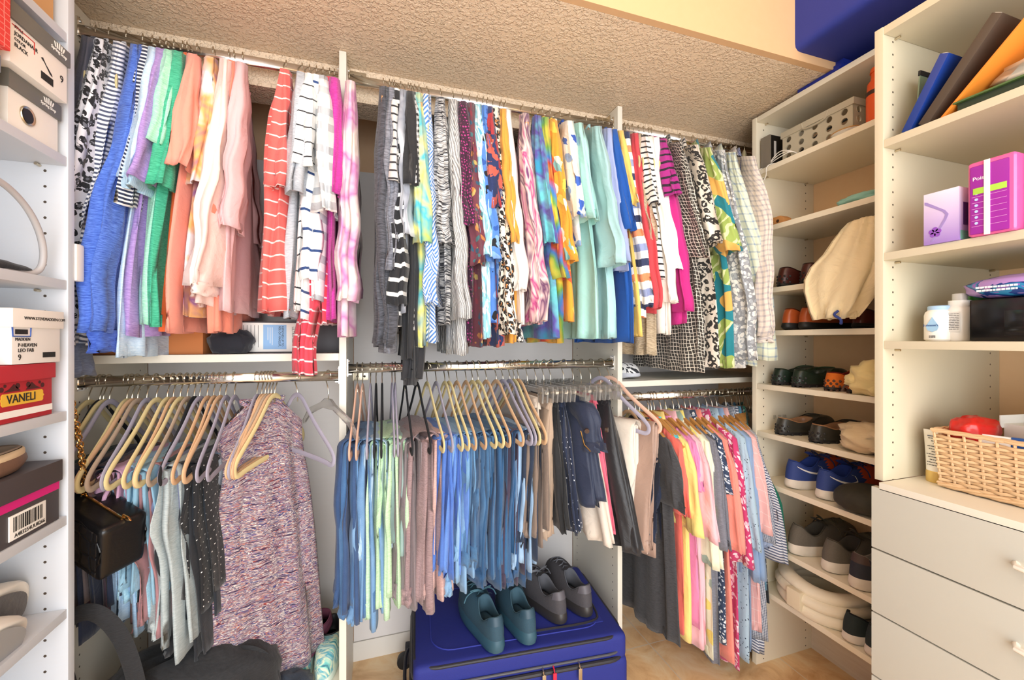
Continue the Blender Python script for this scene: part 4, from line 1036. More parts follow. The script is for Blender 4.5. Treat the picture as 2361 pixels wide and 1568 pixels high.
pair((1785, 1832), 1.425, 1.100, '@ dark green boat shoe with a studded heel', LR, name='boat_shoe', upper=leather('#26382a', '#161f18'), sole=RUB_D, lining=leather('#1d2c20'), nubs=RUB_D, vamp_ring=leather('#20452a'), **moc)
pair((1908, 1962), 1.425, 1.100, '@ bright orange suede driving moccasin', LR, name='driving_moccasin', upper=rough_mat('#d8701f', '#c25f17', 200, .9, .3, .001, name='suede'), sole=RUB_D, lining=leather('#6d1710'), nubs=plain('#4d3121', .6, 0, 'brown_rubber'), vamp_ring=leather('#b3551a'), **moc)
pair((1792, 1872), 1.425, .916, '@ black olive leather driving moccasin on the middle shelf', LR, rz=-.10, name='driving_moccasin', upper=leather('#3b382f', '#2a2822'), sole=RUB_D, lining=leather('#a87c58'), nubs=RUB_D, vamp_ring=leather('#2a2822'), **{**moc, 'hw': .046})
BLUE = rough_mat('#2c4387', '#253a78', 300, .7, .3, .001, name='blue_mesh')
NAVL = plain('#1f2f66', .7, 0, 'navy_lace')
pair((1815, 1888), 1.425, .728, '@ royal blue running shoe with a white swoosh and cream sole', LR, rz=-.12, name='running_shoe', upper=BLUE, toe_mat=rough_mat('#d8552c', '#b8431f', 90, .7, .6, .002, name='orange_mesh'), sole=RUB_W, lining=plain('#28418f', .9, 0, 'blue_lining'),
     sole_h=.032, heel_z=.100, side_z=.078, front_z=.105, open_x=(.05, .46), laces=NAVL, stripe=plain('#f2f0ea', .5, 0, 'white_logo'), L=.28, hw=.048)
GREY = rough_mat('#6a6459', '#57524a', 250, .85, .4, .001, name='grey_knit')
pair((1822, 1902), 1.42, .496, '@ grey taupe knit sneaker with a thick off white sole', LR, rz=-.12, name='sneaker', upper=GREY, sole=RUB_W, lining=plain('#4c483f', .9, 0, 'grey_lining'), sole_h=.036, heel_z=.105, side_z=.070, front_z=.10, open_x=(.07, .48), laces=plain('#55503f', .8, 0, 'olive_lace'), L=.29, hw=.050)
NAVU = rough_mat('#2b303c', '#1f232d', 120, .7, .3, .001, name='navy_upper')
shoe('sneaker', 'navy and black sneaker with a ribbed white sole at the shelf end', (1.405, ys(1968, 1.41), .496), -.15, upper=NAVU, sole=RUB_W, lining=plain('#7b766e', .9, 0, 'pale_lining'), sole_h=.036, heel_z=.105, side_z=.078, front_z=.10, laces=M_BLACK, tab=plain('#4a3b36', .6, 0, 'brown_tab'), L=.29, hw=.050)
CANV = rough_mat('#263233', '#1f2a2b', 300, .85, .3, .001, name='canvas')
pair((1950, 2004), 1.41, .313, '@ dark teal canvas sneaker with a white rubber sole on the bottom shelf', LR, rz=-.10, name='canvas_sneaker', upper=CANV, sole=plain('#ddd6cc', .6, 0, 'white_rubber'), lining=plain('#111315', .9, 0, 'dark_lining'), sole_h=.028, heel_z=.088, side_z=.068, front_z=.085, laces=M_BLACK, L=.28, hw=.047)

# shoes standing on the suitcase
ZSC = .3015
TEAL = rough_mat('#2f5061', '#243f4e', 280, .8, .5, .0012, name='teal_knit'); TEALS = plain('#2e5363', .5, 0, 'teal_sole')
for (x, y, lab, sd) in ((.355, 1.225, 'left dark teal sneaker on top of the blue suitcase', 1), (.462, 1.228, 'right dark teal sneaker on top of the blue suitcase', -1)):
    shoe('sneaker', lab, (x, y, ZSC), radians(98 if sd > 0 else 95), upper=TEAL, sole=TEALS, lining=plain('#3c5a68', .85, 0, 'teal_lining'), sole_h=.040, heel_z=.105, side_z=.075, front_z=.11, laces=plain('#4c7482', .8, 0, 'teal_lace'), tab=plain('#2a4656', .5, 0, 'teal_tab'), side=sd, hw=.050, nolace_bow=sd < 0)
GY = rough_mat('#4e4b4e', '#3c3a3e', 280, .8, .5, .0012, name='graphite_knit')
for (x, y, lab, sd) in ((.600, 1.285, 'left graphite grey sneaker at the back of the blue suitcase', 1), (.700, 1.290, 'right graphite grey sneaker at the back of the blue suitcase', -1)):
    shoe('sneaker', lab, (x, y, ZSC + .0005), radians(104 if sd > 0 else 101), upper=GY, sole=plain('#33302f', .4, 0, 'graphite_sole'), lining=plain('#55565c', .85, 0, 'graphite_lining'), sole_h=.036, heel_z=.105, side_z=.075, front_z=.11, laces=plain('#6b6c72', .8, 0, 'grey_lace'), tab=plain('#57545a', .5, 0, 'grey_tab'), side=sd, hw=.048, L=.275, nolace_bow=sd < 0)

# ================================================================ suitcases
BAGB = rough_mat('#1f2a86', '#19236f', 400, .75, .25, .0008, name='royal_blue_nylon'); TRIM = plain('#26252b', .55, 0, 'black_piping')
def suitcase(label, loc, rz, w, d, h, mat=BAGB, wheels=True, rot=None, r=.035):
    t = thing('suitcase', label, 'suitcase', loc, rz)
    if rot: t.rotation_euler = rot
    MB().box(-w / 2, w / 2, -d / 2, d / 2, .0, h * .74).build('shell', mat, t, bevel=r, seg=5)
    MB().box(-w / 2 + .004, w / 2 - .004, -d / 2 + .004, d / 2 - .004, h * .70, h - .004).build('lid', mat, t, bevel=r * .8, seg=5)
    def ring(z, ins, rad, name, m_, flat=None):
        rr = .07; pts = []
        for cx_, cy_, a0 in ((w / 2 - rr - ins, d / 2 - rr - ins, 0), (-w / 2 + rr + ins, d / 2 - rr - ins, 90), (-w / 2 + rr + ins, -d / 2 + rr + ins, 180), (w / 2 - rr - ins, -d / 2 + rr + ins, 270)):
            for k in range(7): a = radians(a0 + 15 * k); pts.append((cx_ + rr * cos(a), cy_ + rr * sin(a), z))
        return MB().tube(pts, rad, 8, True).build(name, m_, t, smooth=True)
    ring(h * .735, -.001, .0075, 'zip_band', TRIM); ring(h * .80, .000, .004, 'zip_cord', plain('#4a4a50', .5, 0, 'zip_grey')); ring(h - .012, .008, .0055, 'edge_piping', TRIM)
    ring(h - .0035, .060, .0022, 'panel_seam', plain('#2a3596', .7, 0, 'blue_seam'))
    # front pocket on the lid
    MB().box(.04, w / 2 - .055, -d / 2 + .075, d / 2 - .05, h - .012, h - .001).build('pocket', mat, t, bevel=.006)
    pts = [(w / 2 - .06, d / 2 - .06, h), (w / 2 - .055, -d / 2 + .11, h), (w / 2 - .09, -d / 2 + .075, h), (.05, -d / 2 + .078, h)]
    MB().tube(smooth_path(pts, 2, False), .004, 6).build('pocket_zip', TRIM, t, smooth=True)
    MB().tube([(.03, -d / 2 + .10, h), (.03, d / 2 - .08, h)], .003, 6).build('pocket_cord', plain('#55555e', .5, 0, 'zip_grey'), t, smooth=True)
    for k, (x, m_) in enumerate(((.05, M_STEEL), (.085, plain('#c02040', .5, 0, 'red_tag')), (.17, M_STEEL))):
        m = MB().tube([(x, -d / 2 - .004, h * .80), (x, -d / 2 - .016, h * .80 - .004), (x + .002, -d / 2 - .015, h * .80 - .018)], .0025, 6); m.box(x - .004, x + .008, -d / 2 - .018, -d / 2 - .014, h * .80 - .052, h * .80 - .014)
        m.build('zip_pull', m_, t, bevel=.001)
    if wheels:
        for s in (-1, 1):
            wm = MB().cyl((-w / 2 - .030, s * d * .36 - .012, .05), (-w / 2 - .030, s * d * .36 + .012, .05), .028, n=24); wm.build('wheel', plain('#111113', .5, 0, 'wheel_rubber'), t, bevel=.004)
            MB().box(-w / 2 - .028, -w / 2 + .01, s * d * .36 - .018, s * d * .36 + .018, .045, .11).build('wheel_housing', TRIM, t, bevel=.006)
        MB().tube(smooth_path([(-w / 2, -.10, h * .45), (-w / 2 - .025, -.09, h * .45), (-w / 2 - .025, .09, h * .45), (-w / 2, .10, h * .45)], 2, False), .006, 8).build('handle', TRIM, t, smooth=True)
    return t
suitcase('large royal blue suitcase lying flat on the floor under the jeans', (.462, 1.440, .0), radians(-5.0), .70, .44, .300)
# small things on top of the corner unit carry the second case
t = thing('booklet_stack', 'dark blue booklets wedged under the suitcase on top of the corner unit', 'booklets', (1.50, 1.02, 2.1405))
for k in range(3): box('booklet', -.085 + .01 * k, .09, -.07, .07 - .012 * k, .0145 * k, .0145 * k + .014, plain('#182a86', .4, 0, 'navy_cover'), t, .001)
MB().box(-.0858, -.0850, -.03, .03, .018, .020).box(-.0858, -.0850, -.02, .03, .023, .025).build('fine_print', plain('#7fa0e8', .5, 0, 'pale_print'), t)
suitcase('royal blue soft suitcase lying on top of the corner shelf unit', (1.475, .700, 2.1845), 0, .44, .62, .36, wheels=False, mat=rough_mat('#26358f', '#202e80', 400, .7, .25, .0008, name='blue_nylon'))

# ================================================================ boxes of the left unit
def shoebox(name, label, y0, y1, z0, h, body, lid, lid_h=.032, xf=-.612, depth=.30, ov=.004, cat='shoe box'):
    cy_ = (y0 + y1) / 2; t = thing(name, label, cat, (xf - depth / 2, cy_, z0))
    w = (y1 - y0) / 2; d = depth / 2
    box('box_base', -d + ov, d - ov, -w + ov, w - ov, 0, h - .002, body, t, .0015)
    m = MB().box(-d, d, -w, w, h - lid_h, h); m.build('lid', lid, t, bevel=.002)
    return t, d, w
CW = plain('#f0ece2', .6, 0, 'white_card'); GRYL = plain('#6b6a62', .45, 0, 'grey_lid')
FX = lambda o, y, z, dz=0: frame((o, y, z), (0, 1, 0), (0, 0, 1))   # lettering on a face that looks towards +x
def barcode(t, x, y0, y1, z0, z1, n=22, seed=3, mat=None):
    rnd = random.Random(seed); m = MB(); y = y0
    while y < y1:
        wv = rnd.choice((.0008, .0014, .0022)) * (y1 - y0) / .05; m.box(x, x + .0006, y, min(y + wv, y1), z0, z1); y += wv + rnd.choice((.001, .0016)) * (y1 - y0) / .05
    m.build('barcode', mat or M_INK, t)
# tan carton, top
t, d, w = shoebox('cardboard_box', 'plain tan cardboard box on the topmost shelf of the left unit', .80, 1.085, 1.9045, .16, plain('#cf9f68', .8, 0, 'kraft_card'), plain('#d3a46d', .8, 0, 'kraft_card'), .07, xf=-.618, cat='box')
# grommet box and label box
t, d, w = shoebox('shoe_box', 'white shoe box with a metal grommet and grey lid on the upper shelf', .962, 1.090, 1.6485, .098, CW, GRYL, .031, xf=-.614)
MB().lathe([(.013, 0), (.0165, .002), (.0175, .0005), (.0175, -.001), (.012, -.001)], n=28, M=Matrix.Translation((d - .003, -.018, .036)) @ Matrix.Rotation(pi / 2, 4, 'Y')).build('grommet', M_STEEL, t, smooth=True)
MB().cyl((d - .0045, -.018, .036), (d - .0018, -.018, .036), .0125, n=24).build('grommet_hole', M_BLACK, t)
def print_lines(t, x, y0, y1, z0, z1, n, mat, face='x', seed=1, th=.0014):
    """rows of print too small to read, as thin bars; face 'x' looks along x, 'y' along y"""
    rnd = random.Random(seed); m = MB()
    for k in range(n):
        z = lerp(z1, z0, (k + .5) / n); a = y0
        while a < y1 - .002:
            b = min(y1, a + rnd.uniform(.003, .008))
            if face == 'x': m.box(x - .0003, x + .0003, a, b, z - th / 2, z + th / 2)
            else: m.box(a, b, x - .0003, x + .0003, z - th / 2, z + th / 2)
            a = b + .0012
    return m.build('fine_print', mat, t)
def crown(t, x, y, z, s):
    m = MB()
    for k in range(5): a = (k - 2) * .006 * s; m.prism([(y + a - .0016 * s, z), (y + a + .0016 * s, z), (y + a * 1.35 + .0022 * s, z + (.015 - abs(k - 2) * .002) * s), (y + a * 1.35 - .0014 * s, z + (.016 - abs(k - 2) * .002) * s)], x, x + .0006, lambda a_, b_, h: (h, a_, b_))
    m.build('logo', M_PAPER, t); text('Spring Step', t, .0115 * s, M_PAPER, FX(x + .0003, y - .027 * s, z - .006 * s))
crown(t, d + .0002, .028, .083, .75)
t, d, w = shoebox('shoe_box', 'white shoe box with a grey lid and size 9 label above the grommet box', .935, 1.080, 1.747, .105, CW, GRYL, .031, xf=-.594)
crown(t, d + .0002, .040, .091, .8)
text('9', t, .020, M_INK, FX(d - .0035, .048, .040)); text('STYLE', t, .007, M_INK, FX(d - .0035, -.060, .066)); text('JORDANA-R', t, .0095, M_INK, FX(d - .0035, -.060, .055)); text('COLOR', t, .007, M_INK, FX(d - .0035, -.060, .045)); text('BLACK', t, .0095, M_INK, FX(d - .0035, -.060, .035))
barcode(t, d - .0038, .0, .030, .012, .026, seed=5); MB().prism([(.0, .050), (.008, .046), (.022, .032), (.028, .030), (.026, .034), (.012, .044), (.004, .053)], d - .004, d - .0032, lambda a_, b_, h: (h, a_, b_)).build('printed_sandal', M_DARKMETAL, t)
MB().box(d - .0040, d - .0034, -.065, -.015, .066, .0675).box(d - .0040, d - .0034, -.0165, -.015, .045, .067).build('red_frame', plain('#c8322c', .6, 0, 'red_ink'), t)
t, d, w = shoebox('shoe_box', 'cream shoe box with a grey lid at the left picture edge', .735, .925, 1.6485, .098, CW, plain('#7c8286', .4, 0, 'steel_grey_lid'), .03, xf=-.60)
# red honeycomb gift box
def honey():
    n = NT('red_honeycomb'); v = n.coord('Object', (1, 1, 1.4)); vo = n.voro(v, 70, 'DISTANCE_TO_EDGE', .15)
    n.base(n.mix(n.math('LESS_THAN', vo.outputs[0], .07), '#e5372c', '#f4867c')); n.set(Roughness=.5); return n.m
t, d, w = shoebox('gift_box', 'bright red box with a honeycomb pattern at the top left corner', .72, .915, 1.747, .25, honey(), plain('#e3281f', .4, 0, 'red_lid'), .075, xf=-.572, cat='box', ov=.006)
# white and red boxes
t, d, w = shoebox('shoe_box', 'white shoe box with black lettering standing on the red one', .958, 1.082, 1.2265, .100, plain('#e9e6e0', .6, 0, 'grey_white_card'), plain('#ece7de', .6, 0, 'ivory_card'), .034, xf=-.606)
text('WWW.STEVEMADDEN.COM', t, .0080, M_INK, FX(d + .0003, -.038, .083)); text('P-HEAVEN', t, .0095, M_INK, FX(d - .0035, -.046, .034)); text('LEO FAB', t, .0095, M_INK, FX(d - .0035, -.046, .0245)); text('9', t, .015, M_INK, FX(d - .0035, -.046, .012))
barcode(t, d - .0038, .012, .044, .010, .020, seed=8); barcode(t, d - .0036, -.052, -.024, .054, .0625, seed=9)
MB().tube([(d - .0035, -.058, .066), (d - .0035, -.057, .050), (d - .0035, -.018, .050), (d - .0035, -.017, .066)], .0012, 5).build('label_frame', plain('#2f55a0', .6, 0, 'blue_ink'), t)
text('MADDEN', t, .008, M_INK, FX(d - .0035, -.052, .0445))
REDB = plain('#b4202c', .55, 0, 'crimson_card')
t, d, w = shoebox('shoe_box', 'crimson shoe box with a yellow name plate under the white one', .80, 1.072, 1.1235, .102, REDB, plain('#bb2834', .55, 0, 'crimson_lid'), .030, xf=-.613)
MB().box(d - .0042, d - .0034, -.132, .132, .009, .021).build('white_band', M_PAPER, t)
pl = [(.012, .030), (.100, .030), (.103, .033), (.103, .0385), (.106, .041), (.103, .0435), (.103, .049), (.100, .052), (.012, .052), (.009, .049), (.009, .0435), (.006, .041), (.009, .0385), (.009, .033)]
MB().prism([(a + .005, b) for a, b in pl], d - .0042, d - .0032, lambda a_, b_, h: (h, a_, b_)).build('name_plate', plain('#e9b93a', .5, 0, 'yellow_plate'), t)
text('VANELI', t, .0215, M_INK, FX(d - .0028, .024, .041), xs=.92, ext=.0005)
m = MB()
for sgn in (-1, 1):
    c = .061
    m.prism([(c + sgn * .006, .055), (c + sgn * .042, .055), (c + sgn * .030, .060), (c + sgn * .020, .068)], d - .0042, d - .0034, lambda a_, b_, h: (h, a_, b_))
    for yy, zz, r in ((.046, .060, .0045), (.039, .066, .003), (.012, .064, .005)): m.cyl((d - .0042, c + sgn * yy, zz), (d - .0034, c + sgn * yy, zz), r, n=16)
m.build('ornament', plain('#4a1a1a', .6, 0, 'dark_print'), t)
# charcoal box
t, d, w = shoebox('shoe_box', 'charcoal shoe box with a hot pink band and a barcode label', .80, 1.088, .9075, .120, plain('#4a4445', .5, 0, 'charcoal_card'), plain('#494142', .5, 0, 'charcoal_lid'), .042, xf=-.611)
MB().box(d - .0042, d - .0030, -.139, .139, .062, .0785).build('pink_band', plain('#d81e7c', .5, 0, 'hot_pink'), t)
MB().box(d - .0042, d - .0022, .018, .102, .008, .052).build('label', M_PAPER, t, bevel=.0005); barcode(t, d - .0024, .026, .094, .022, .048, seed=12); text('A483254UU8266', t, .0100, M_INK, FX(d - .0019, .028, .0145))

# ================================================================ other things on the left unit
pts = [(-.635, 1.02, 1.3945), (-.63, 1.055, 1.40), (-.625, 1.062, 1.43), (-.62, 1.045, 1.475), (-.615, 1.00, 1.52), (-.61, .93, 1.545), (-.61, .86, 1.53), (-.62, .83, 1.47), (-.63, .85, 1.41), (-.635, .90, 1.3975)]
tag(MB().tube(smooth_path(pts, 3, True), .0055, 10, True).build('headband', plain('#b9b6b6', .45, 0, 'grey_band'), smooth=True), 'pale grey hoop headband standing on the third shelf of the left unit', 'headband')
o = cloth_tube('folded_cloth', [(0, lerp(-.14, .10, q / 9), .012 + .004 * sin(q), .001 + .0, .001, None) for q in range(2)], P('#1a1a1c'), None, 8)
bpy.data.objects.remove(o)
def lump(name, label, cat, loc, sx, sy, sz, mat, seed=1, rough=.16, n=28, parent=None, power=.8, freq=2.2, rz=0, base=True):
    """soft bundled cloth"""
    V = []; F = []; R = 16
    for j in range(R + 1):
        th = pi * j / R
        for i in range(n):
            a = 2 * pi * i / n; d_ = Vector((sin(th) * cos(a), sin(th) * sin(a), cos(th)))
            k = 1 + rough * mnoise.noise(d_ * freq + Vector((seed * 5, 0, 0))) + rough * .7 * (1 - 2 * abs(mnoise.noise(d_ * freq * 2.3 + Vector((0, seed * 3, 0)))))
            e = lambda v: abs(v) ** power * (1 if v >= 0 else -1)
            z = e(d_.z) * sz * k
            V.append((e(d_.x) * sx * k, e(d_.y) * sy * k, max(z + sz, 0) if base else z + sz))
    F = [(j * n + i, (j + 1) * n + i, (j + 1) * n + (i + 1) % n, j * n + (i + 1) % n) for j in range(R) for i in range(n)]
    o = mk(name, V, F, mat, parent, True, [(v[0] + v[1], v[2]) for v in V]); o.location = loc; o.rotation_euler.z = rz
    if label: tag(o, label, cat)
    return o
lump('folded_cloth', 'folded black cloth lying on the third shelf of the left unit', 'cloth', (-.665, .965, 1.394), .04, .085, .010, P('#1c1c1f'), 3)
# slipper on the charcoal box, soles of trainers below
shoe('slipper', 'brown slide slipper with a cream footbed on the charcoal box', (-.70, .82, 1.0285), radians(78), upper=plain('#d9c09a', .7, 0, 'cream_footbed'), sole=leather('#7b5c48', '#6a4c3a', .6), lining=plain('#8d7a68', .8, 0, 'footbed'), sole_h=.026, heel_z=.040, side_z=.036, front_z=.040, open_x=(.04, .96), open_w=.036, toe_flat=.1, L=.235, hw=.050)
QUILT = rough_mat('#4d4a48', '#6d6964', 55, .6, .8, .004, name='quilted_tread')
for lab, loc, rot, um, sm_ in (('left trainer on its side showing a quilted grey sole in the left unit', (-.640, .80, .772), (radians(90), 0, radians(80)), plain('#e8e0d2', .6, 0, 'cream_rim'), QUILT),
                          ('upturned white trainer sole with a grey oval in front of the quilted one', (-.615, .77, .765), (radians(72), radians(8), radians(84)), plain('#e9e4da', .6, 0, 'white_rim'), plain('#8f9092', .6, 0, 'grey_tread'))):
    pass
shoe('trainer', 'trainer lying on its side with a quilted grey sole on the lower left shelf', (-.655, .835, .768), 0, upper=leather('#5a5148', '#4a423a'), sole=plain('#e9e1d2', .6, 0, 'cream_rim'), soleunder=QUILT, sole_h=.03, L=.26, hw=.054, tilt=(0, radians(-82), radians(90)) and (radians(-84), 0, radians(90)))
shoe('trainer', 'white rimmed trainer with a grey oval sole in front of the quilted one', (-.615, .80, .762), 0, upper=leather('#6b5f55', '#5a5048'), sole=plain('#efe9de', .6, 0, 'white_rim'), soleunder=plain('#9a9a9a', .6, 0, 'grey_tread'), sole_h=.034, L=.225, hw=.048, tilt=(radians(-76), radians(8), radians(90)))
lump('sandal_pouch', 'grey lavender pouch at the bottom left corner of the left unit', 'pouch', (-.66, .90, .4905), .05, .12, .022, plain('#9b98a0', .7, 0, 'grey_pouch'), 6, rough=.06)
tag(MB().box(-.622, -.606, 1.1205, 1.145, 1.395, 1.475).build('cord_clip', plain('#eeebe2', .5, 0, 'white_plastic'), bevel=.006), 'small white plastic clip on the side of the left shelf unit', 'clip')

# ================================================================ handbag, tote, floor shoes on the left
BLK = rough_mat('#0b0b0d', '#101012', 120, .30, .25, .001, name='black_leather'); GOLD = plain('#e2b878', .22, 1, 'gold_chain')
def quilt():
    n = NT('quilted_leather'); v = n.coord('Object'); vo = n.voro(v, 22, 'DISTANCE_TO_EDGE', .3).outputs[0]
    n.base('#121215'); n.set(Roughness=.38); n.bump(n.ramp(vo, [(0, (0, 0, 0)), (.12, (1, 1, 1))]), .8, .003); return n.m
hb = thing('handbag', 'small black quilted leather handbag hanging on a gold chain', 'handbag', (-.628, 1.235, .828)); hb.rotation_euler = (radians(8), radians(18), radians(-34))
hb.scale = (.88, .88, .88)
MB().box(-.105, .105, -.052, .052, -.085, .070).build('bag_body', BLK, hb, bevel=.022, seg=5)
MB().box(-.092, .092, -.0545, -.0505, -.072, .056).build('quilted_panel', quilt(), hb, bevel=.0015)
for s in (-1, 1):
    pts = [(-.100, s * .050, -.075), (.100, s * .050, -.075), (.101, s * .050, .060), (-.101, s * .050, .060)]
    MB().tube(smooth_path(pts, 2, True), .0032, 8, True).build('edge_piping', BLK, hb, smooth=True)
MB().tube([(-.085, 0, .072), (.09, 0, .072)], .0035, 8).build('zip', GOLD, hb, smooth=True)
MB().prism([(-.006, 0), (.006, 0), (.008, .02), (0, .032), (-.008, .02)], -.002, .002, lambda a_, b_, h: (.085 + b_, h + .004, .076 + a_ * .7)).build('zip_pull', GOLD, hb, bevel=.001)
# the chain, link by link, from the bag up to the loop on the panel
c0 = (Matrix.Translation(hb.location) @ hb.rotation_euler.to_matrix().to_4x4()) @ Vector((-.058, 0, .068)); c1 = Vector((-.640, 1.165, 1.13)); nl = 26
ch = thing('bag_chain', 'gold link chain running up from the black handbag', 'chain', tuple(c0))
bpy.data.objects.remove(ch)
chain = MB()
inv = (Matrix.Translation(hb.location) @ hb.rotation_euler.to_matrix().to_4x4() @ Matrix.Scale(.88, 4)).inverted()
for k in range(nl):
    q = k / (nl - 1); p = c0.lerp(c1, q) + Vector((.006 * sin(q * 3), 0, -.01 * sin(pi * q))); d_ = (c1 - c0).normalized(); a = d_.orthogonal().normalized(); b = d_.cross(a)
    e = a * cos(k * 1.25) + b * sin(k * 1.25); lk = []
    for i in range(14): th = 2 * pi * i / 14; lk.append(inv @ (p + d_ * .0085 * cos(th) + e * .0058 * sin(th)))
    chain.tube(lk, .0019, 6, True, up=(.3, .2, .9))
chain.build('chain', GOLD, hb, smooth=True)
MB().tube([inv @ Vector(p) for p in ((-.640, 1.165, 1.13), (-.642, 1.16, 1.20), (-.645, 1.145, 1.235), (-.645, 1.128, 1.24))], .005, 8).build('strap_loop', BLK, hb, smooth=True)
tag(MB().tube(smooth_path([(-.645, 1.1205, 1.262), (-.645, 1.150, 1.262), (-.645, 1.152, 1.230), (-.645, 1.135, 1.228)], 2, False), .003, 8).build('wall_hook', M_STEEL, smooth=True), 'small metal hook behind the left unit that carries the handbag', 'hook')
closet_shelf(-.7555, -.113, .20, 'low white shelf in the left section under the tote bag and shoes')
TOTE = cloth('heather', '#1b1c1e', '#292a2d')
tb = thing('tote_bag', 'slumped dark grey canvas tote bag with a wide strap at the lower left', 'tote bag', (-.48, 1.34, .2005))
lump('bag_body', None, None, (0, 0, 0), .20, .11, .075, TOTE, 11, parent=tb, rough=.14)
tb.children[0].scale = (1, 1, 1.55)
def ribbon(name, pts, wdt, th, mat, parent, up=(0, -1, .2)): return MB().tube(smooth_path(pts, 3, False), .004, 8, False, sec=(wdt, th), up=up).build(name, mat, parent, smooth=True, uv=True)
ribbon('strap', [(-.24, -.02, .16), (-.24, -.08, .36), (-.20, -.12, .43), (-.15, -.12, .445), (-.10, -.12, .38), (-.07, -.12, .27), (-.06, -.11, .14), (-.06, -.08, .05)], .004, .018, TOTE, tb)
ribbon('strap', [(.02, .03, .16), (.08, .0, .205), (.15, -.03, .215), (.19, -.02, .17), (.21, .0, .06)], .003, .014, TOTE, tb)
lump('scarf', 'crumpled denim blue scarf under the hem of the speckled tunic', 'scarf', (-.265, 1.37, .2005), .07, .06, .038, cloth('denim', '#27303d', '#4c5d72'), 21, rough=.25)
lump('sunglasses_pouch', 'shiny purple and black pouch beside the tote bag strap', 'pouch', (-.415, 1.25, .2505), .035, .03, .03, plain('#4a1470', .25, .2, 'purple_gloss'), 5, rough=.2)
tag(bpy.data.objects['sunglasses_pouch'], None)
bpy.data.objects['sunglasses_pouch'].location = (-.40, 1.20, .2005)
GALX = cloth('streak', '#1e5f7a', '#7fd0c8', '#e9ecc8', '#3fa3b8', '#d9f0e0', scale=3)
for (x, y, lab, sd, rz_) in ((-.205, 1.555, 'left teal and cream patterned trainer under the tunic', 1, -92), (-.158 + .01, 1.585, 'right teal and cream patterned trainer beside the divider', -1, -86)):
    pass
shoe('trainer', 'left teal and cream patterned trainer on the low shelf', (-.232, 1.66, .2005), radians(-93), upper=GALX, sole=plain('#d7e6da', .5, 0, 'pale_sole'), lining=M_BLACK, sole_h=.026, heel_z=.08, side_z=.06, front_z=.08, side=1, L=.255, hw=.040)
shoe('trainer', 'right teal and cream patterned trainer against the divider panel', (-.156, 1.64, .2005), radians(-89), upper=GALX, sole=plain('#d7e6da', .5, 0, 'pale_sole'), lining=M_BLACK, sole_h=.026, heel_z=.08, side_z=.06, front_z=.08, side=-1, L=.255, hw=.036)
MAUV = plain('#92526a', .6, 0, 'mauve_foam')
sh = shoe('clog', 'mauve foam clog with round vents lying on the patterned trainers', (-.165, 1.62, .262), radians(-118), upper=MAUV, sole=MAUV, lining=plain('#7d4359', .7, 0, 'mauve_dark'), sole_h=.02, heel_z=.055, side_z=.05, front_z=.075, open_x=(.05, .55), open_w=.036, L=.235, hw=.042, toe_flat=1.5, tilt=(radians(0), radians(4), radians(-118)))
m = MB()
for i in range(3):
    for j in range(2): m.cyl((.165 + .02 * i, -.018 + .02 * j, .058 - .006 * i), (.165 + .02 * i, -.018 + .02 * j, .074 - .006 * i), .005, n=10)
m.build('vents', plain('#5d2f42', .8, 0, 'vent_dark'), sh)

# ================================================================ things on the hanging section's shelves
t = thing('cosmetics_box', 'dark box with a white and blue label lying on the left section shelf', 'box', (-.285, 1.52, 1.2295))
box('carton', -.165, .165, -.06, .06, 0, .098, plain('#3a3538', .5, 0, 'dark_card'), t, .0015)
FY = lambda x, z, ex=(1, 0, 0), ez=(0, 0, 1), o=-.0612: frame((x, o, z), ex, ez)
box('label', -.160, .055, -.0608, -.0595, .004, .094, M_PAPER, t, .0002); box('blue_panel', -.052, .012, -.0612, -.0606, .012, .088, plain('#8fb9e4', .5, 0, 'label_blue'), t, 0)
SIDE = ((0, 0, -1), (1, 0, 0))
text('GENTLE\nULTRA-SOFT', t, .0105, M_INK, frame((.036, -.0612, .082), *SIDE)); text('REMOVES UP TO\n90% OF MAKEUP,', t, .0085, M_INK, frame((-.003, -.0615, .084), *SIDE)); MB().box(-.028, -.0265, -.0617, -.0612, .025, .080).box(-.034, -.0325, -.0617, -.0612, .030, .080).box(-.040, -.0385, -.0617, -.0612, .040, .080).build('fine_print', M_PAPER, t)
m = MB()
for k in range(6): m.box(-.066 - .010 * k, -.0650 - .010 * k, -.0614, -.0609, .088 - .070 + .006 * (k % 3), .086)
m.build('fine_print', M_INK, t)
t = thing('cardboard_box', 'orange brown cardboard box at the left end of the left section shelf', 'box', (-.605, 1.50, 1.2295))
box('carton', -.13, .13, -.10, .10, 0, .075, plain('#b8703c', .8, 0, 'brown_card'), t, .001); box('tape', -.13, .132, -.015, .015, .0745, .0765, plain('#c98f55', .4, 0, 'tape'), t, 0)
lump('knit_hat', 'crumpled black cloth hat on the left section shelf', 'hat', (-.41, 1.42, 1.2295), .05, .045, .035, P('#1a1d27'), 14, rough=.2)
shoe('sandal', 'sporty sandal with a black and white print on the right section shelf', (.925, 1.66, 1.1125), radians(-80), upper=cloth('floral', '#e8e8e6', '#2a2d33', freq=60), sole=plain('#c9cbd2', .6, 0, 'pale_grey_sole'), lining=M_BLACK, sole_h=.022, heel_z=.05, side_z=.042, front_z=.06, L=.25, hw=.046)

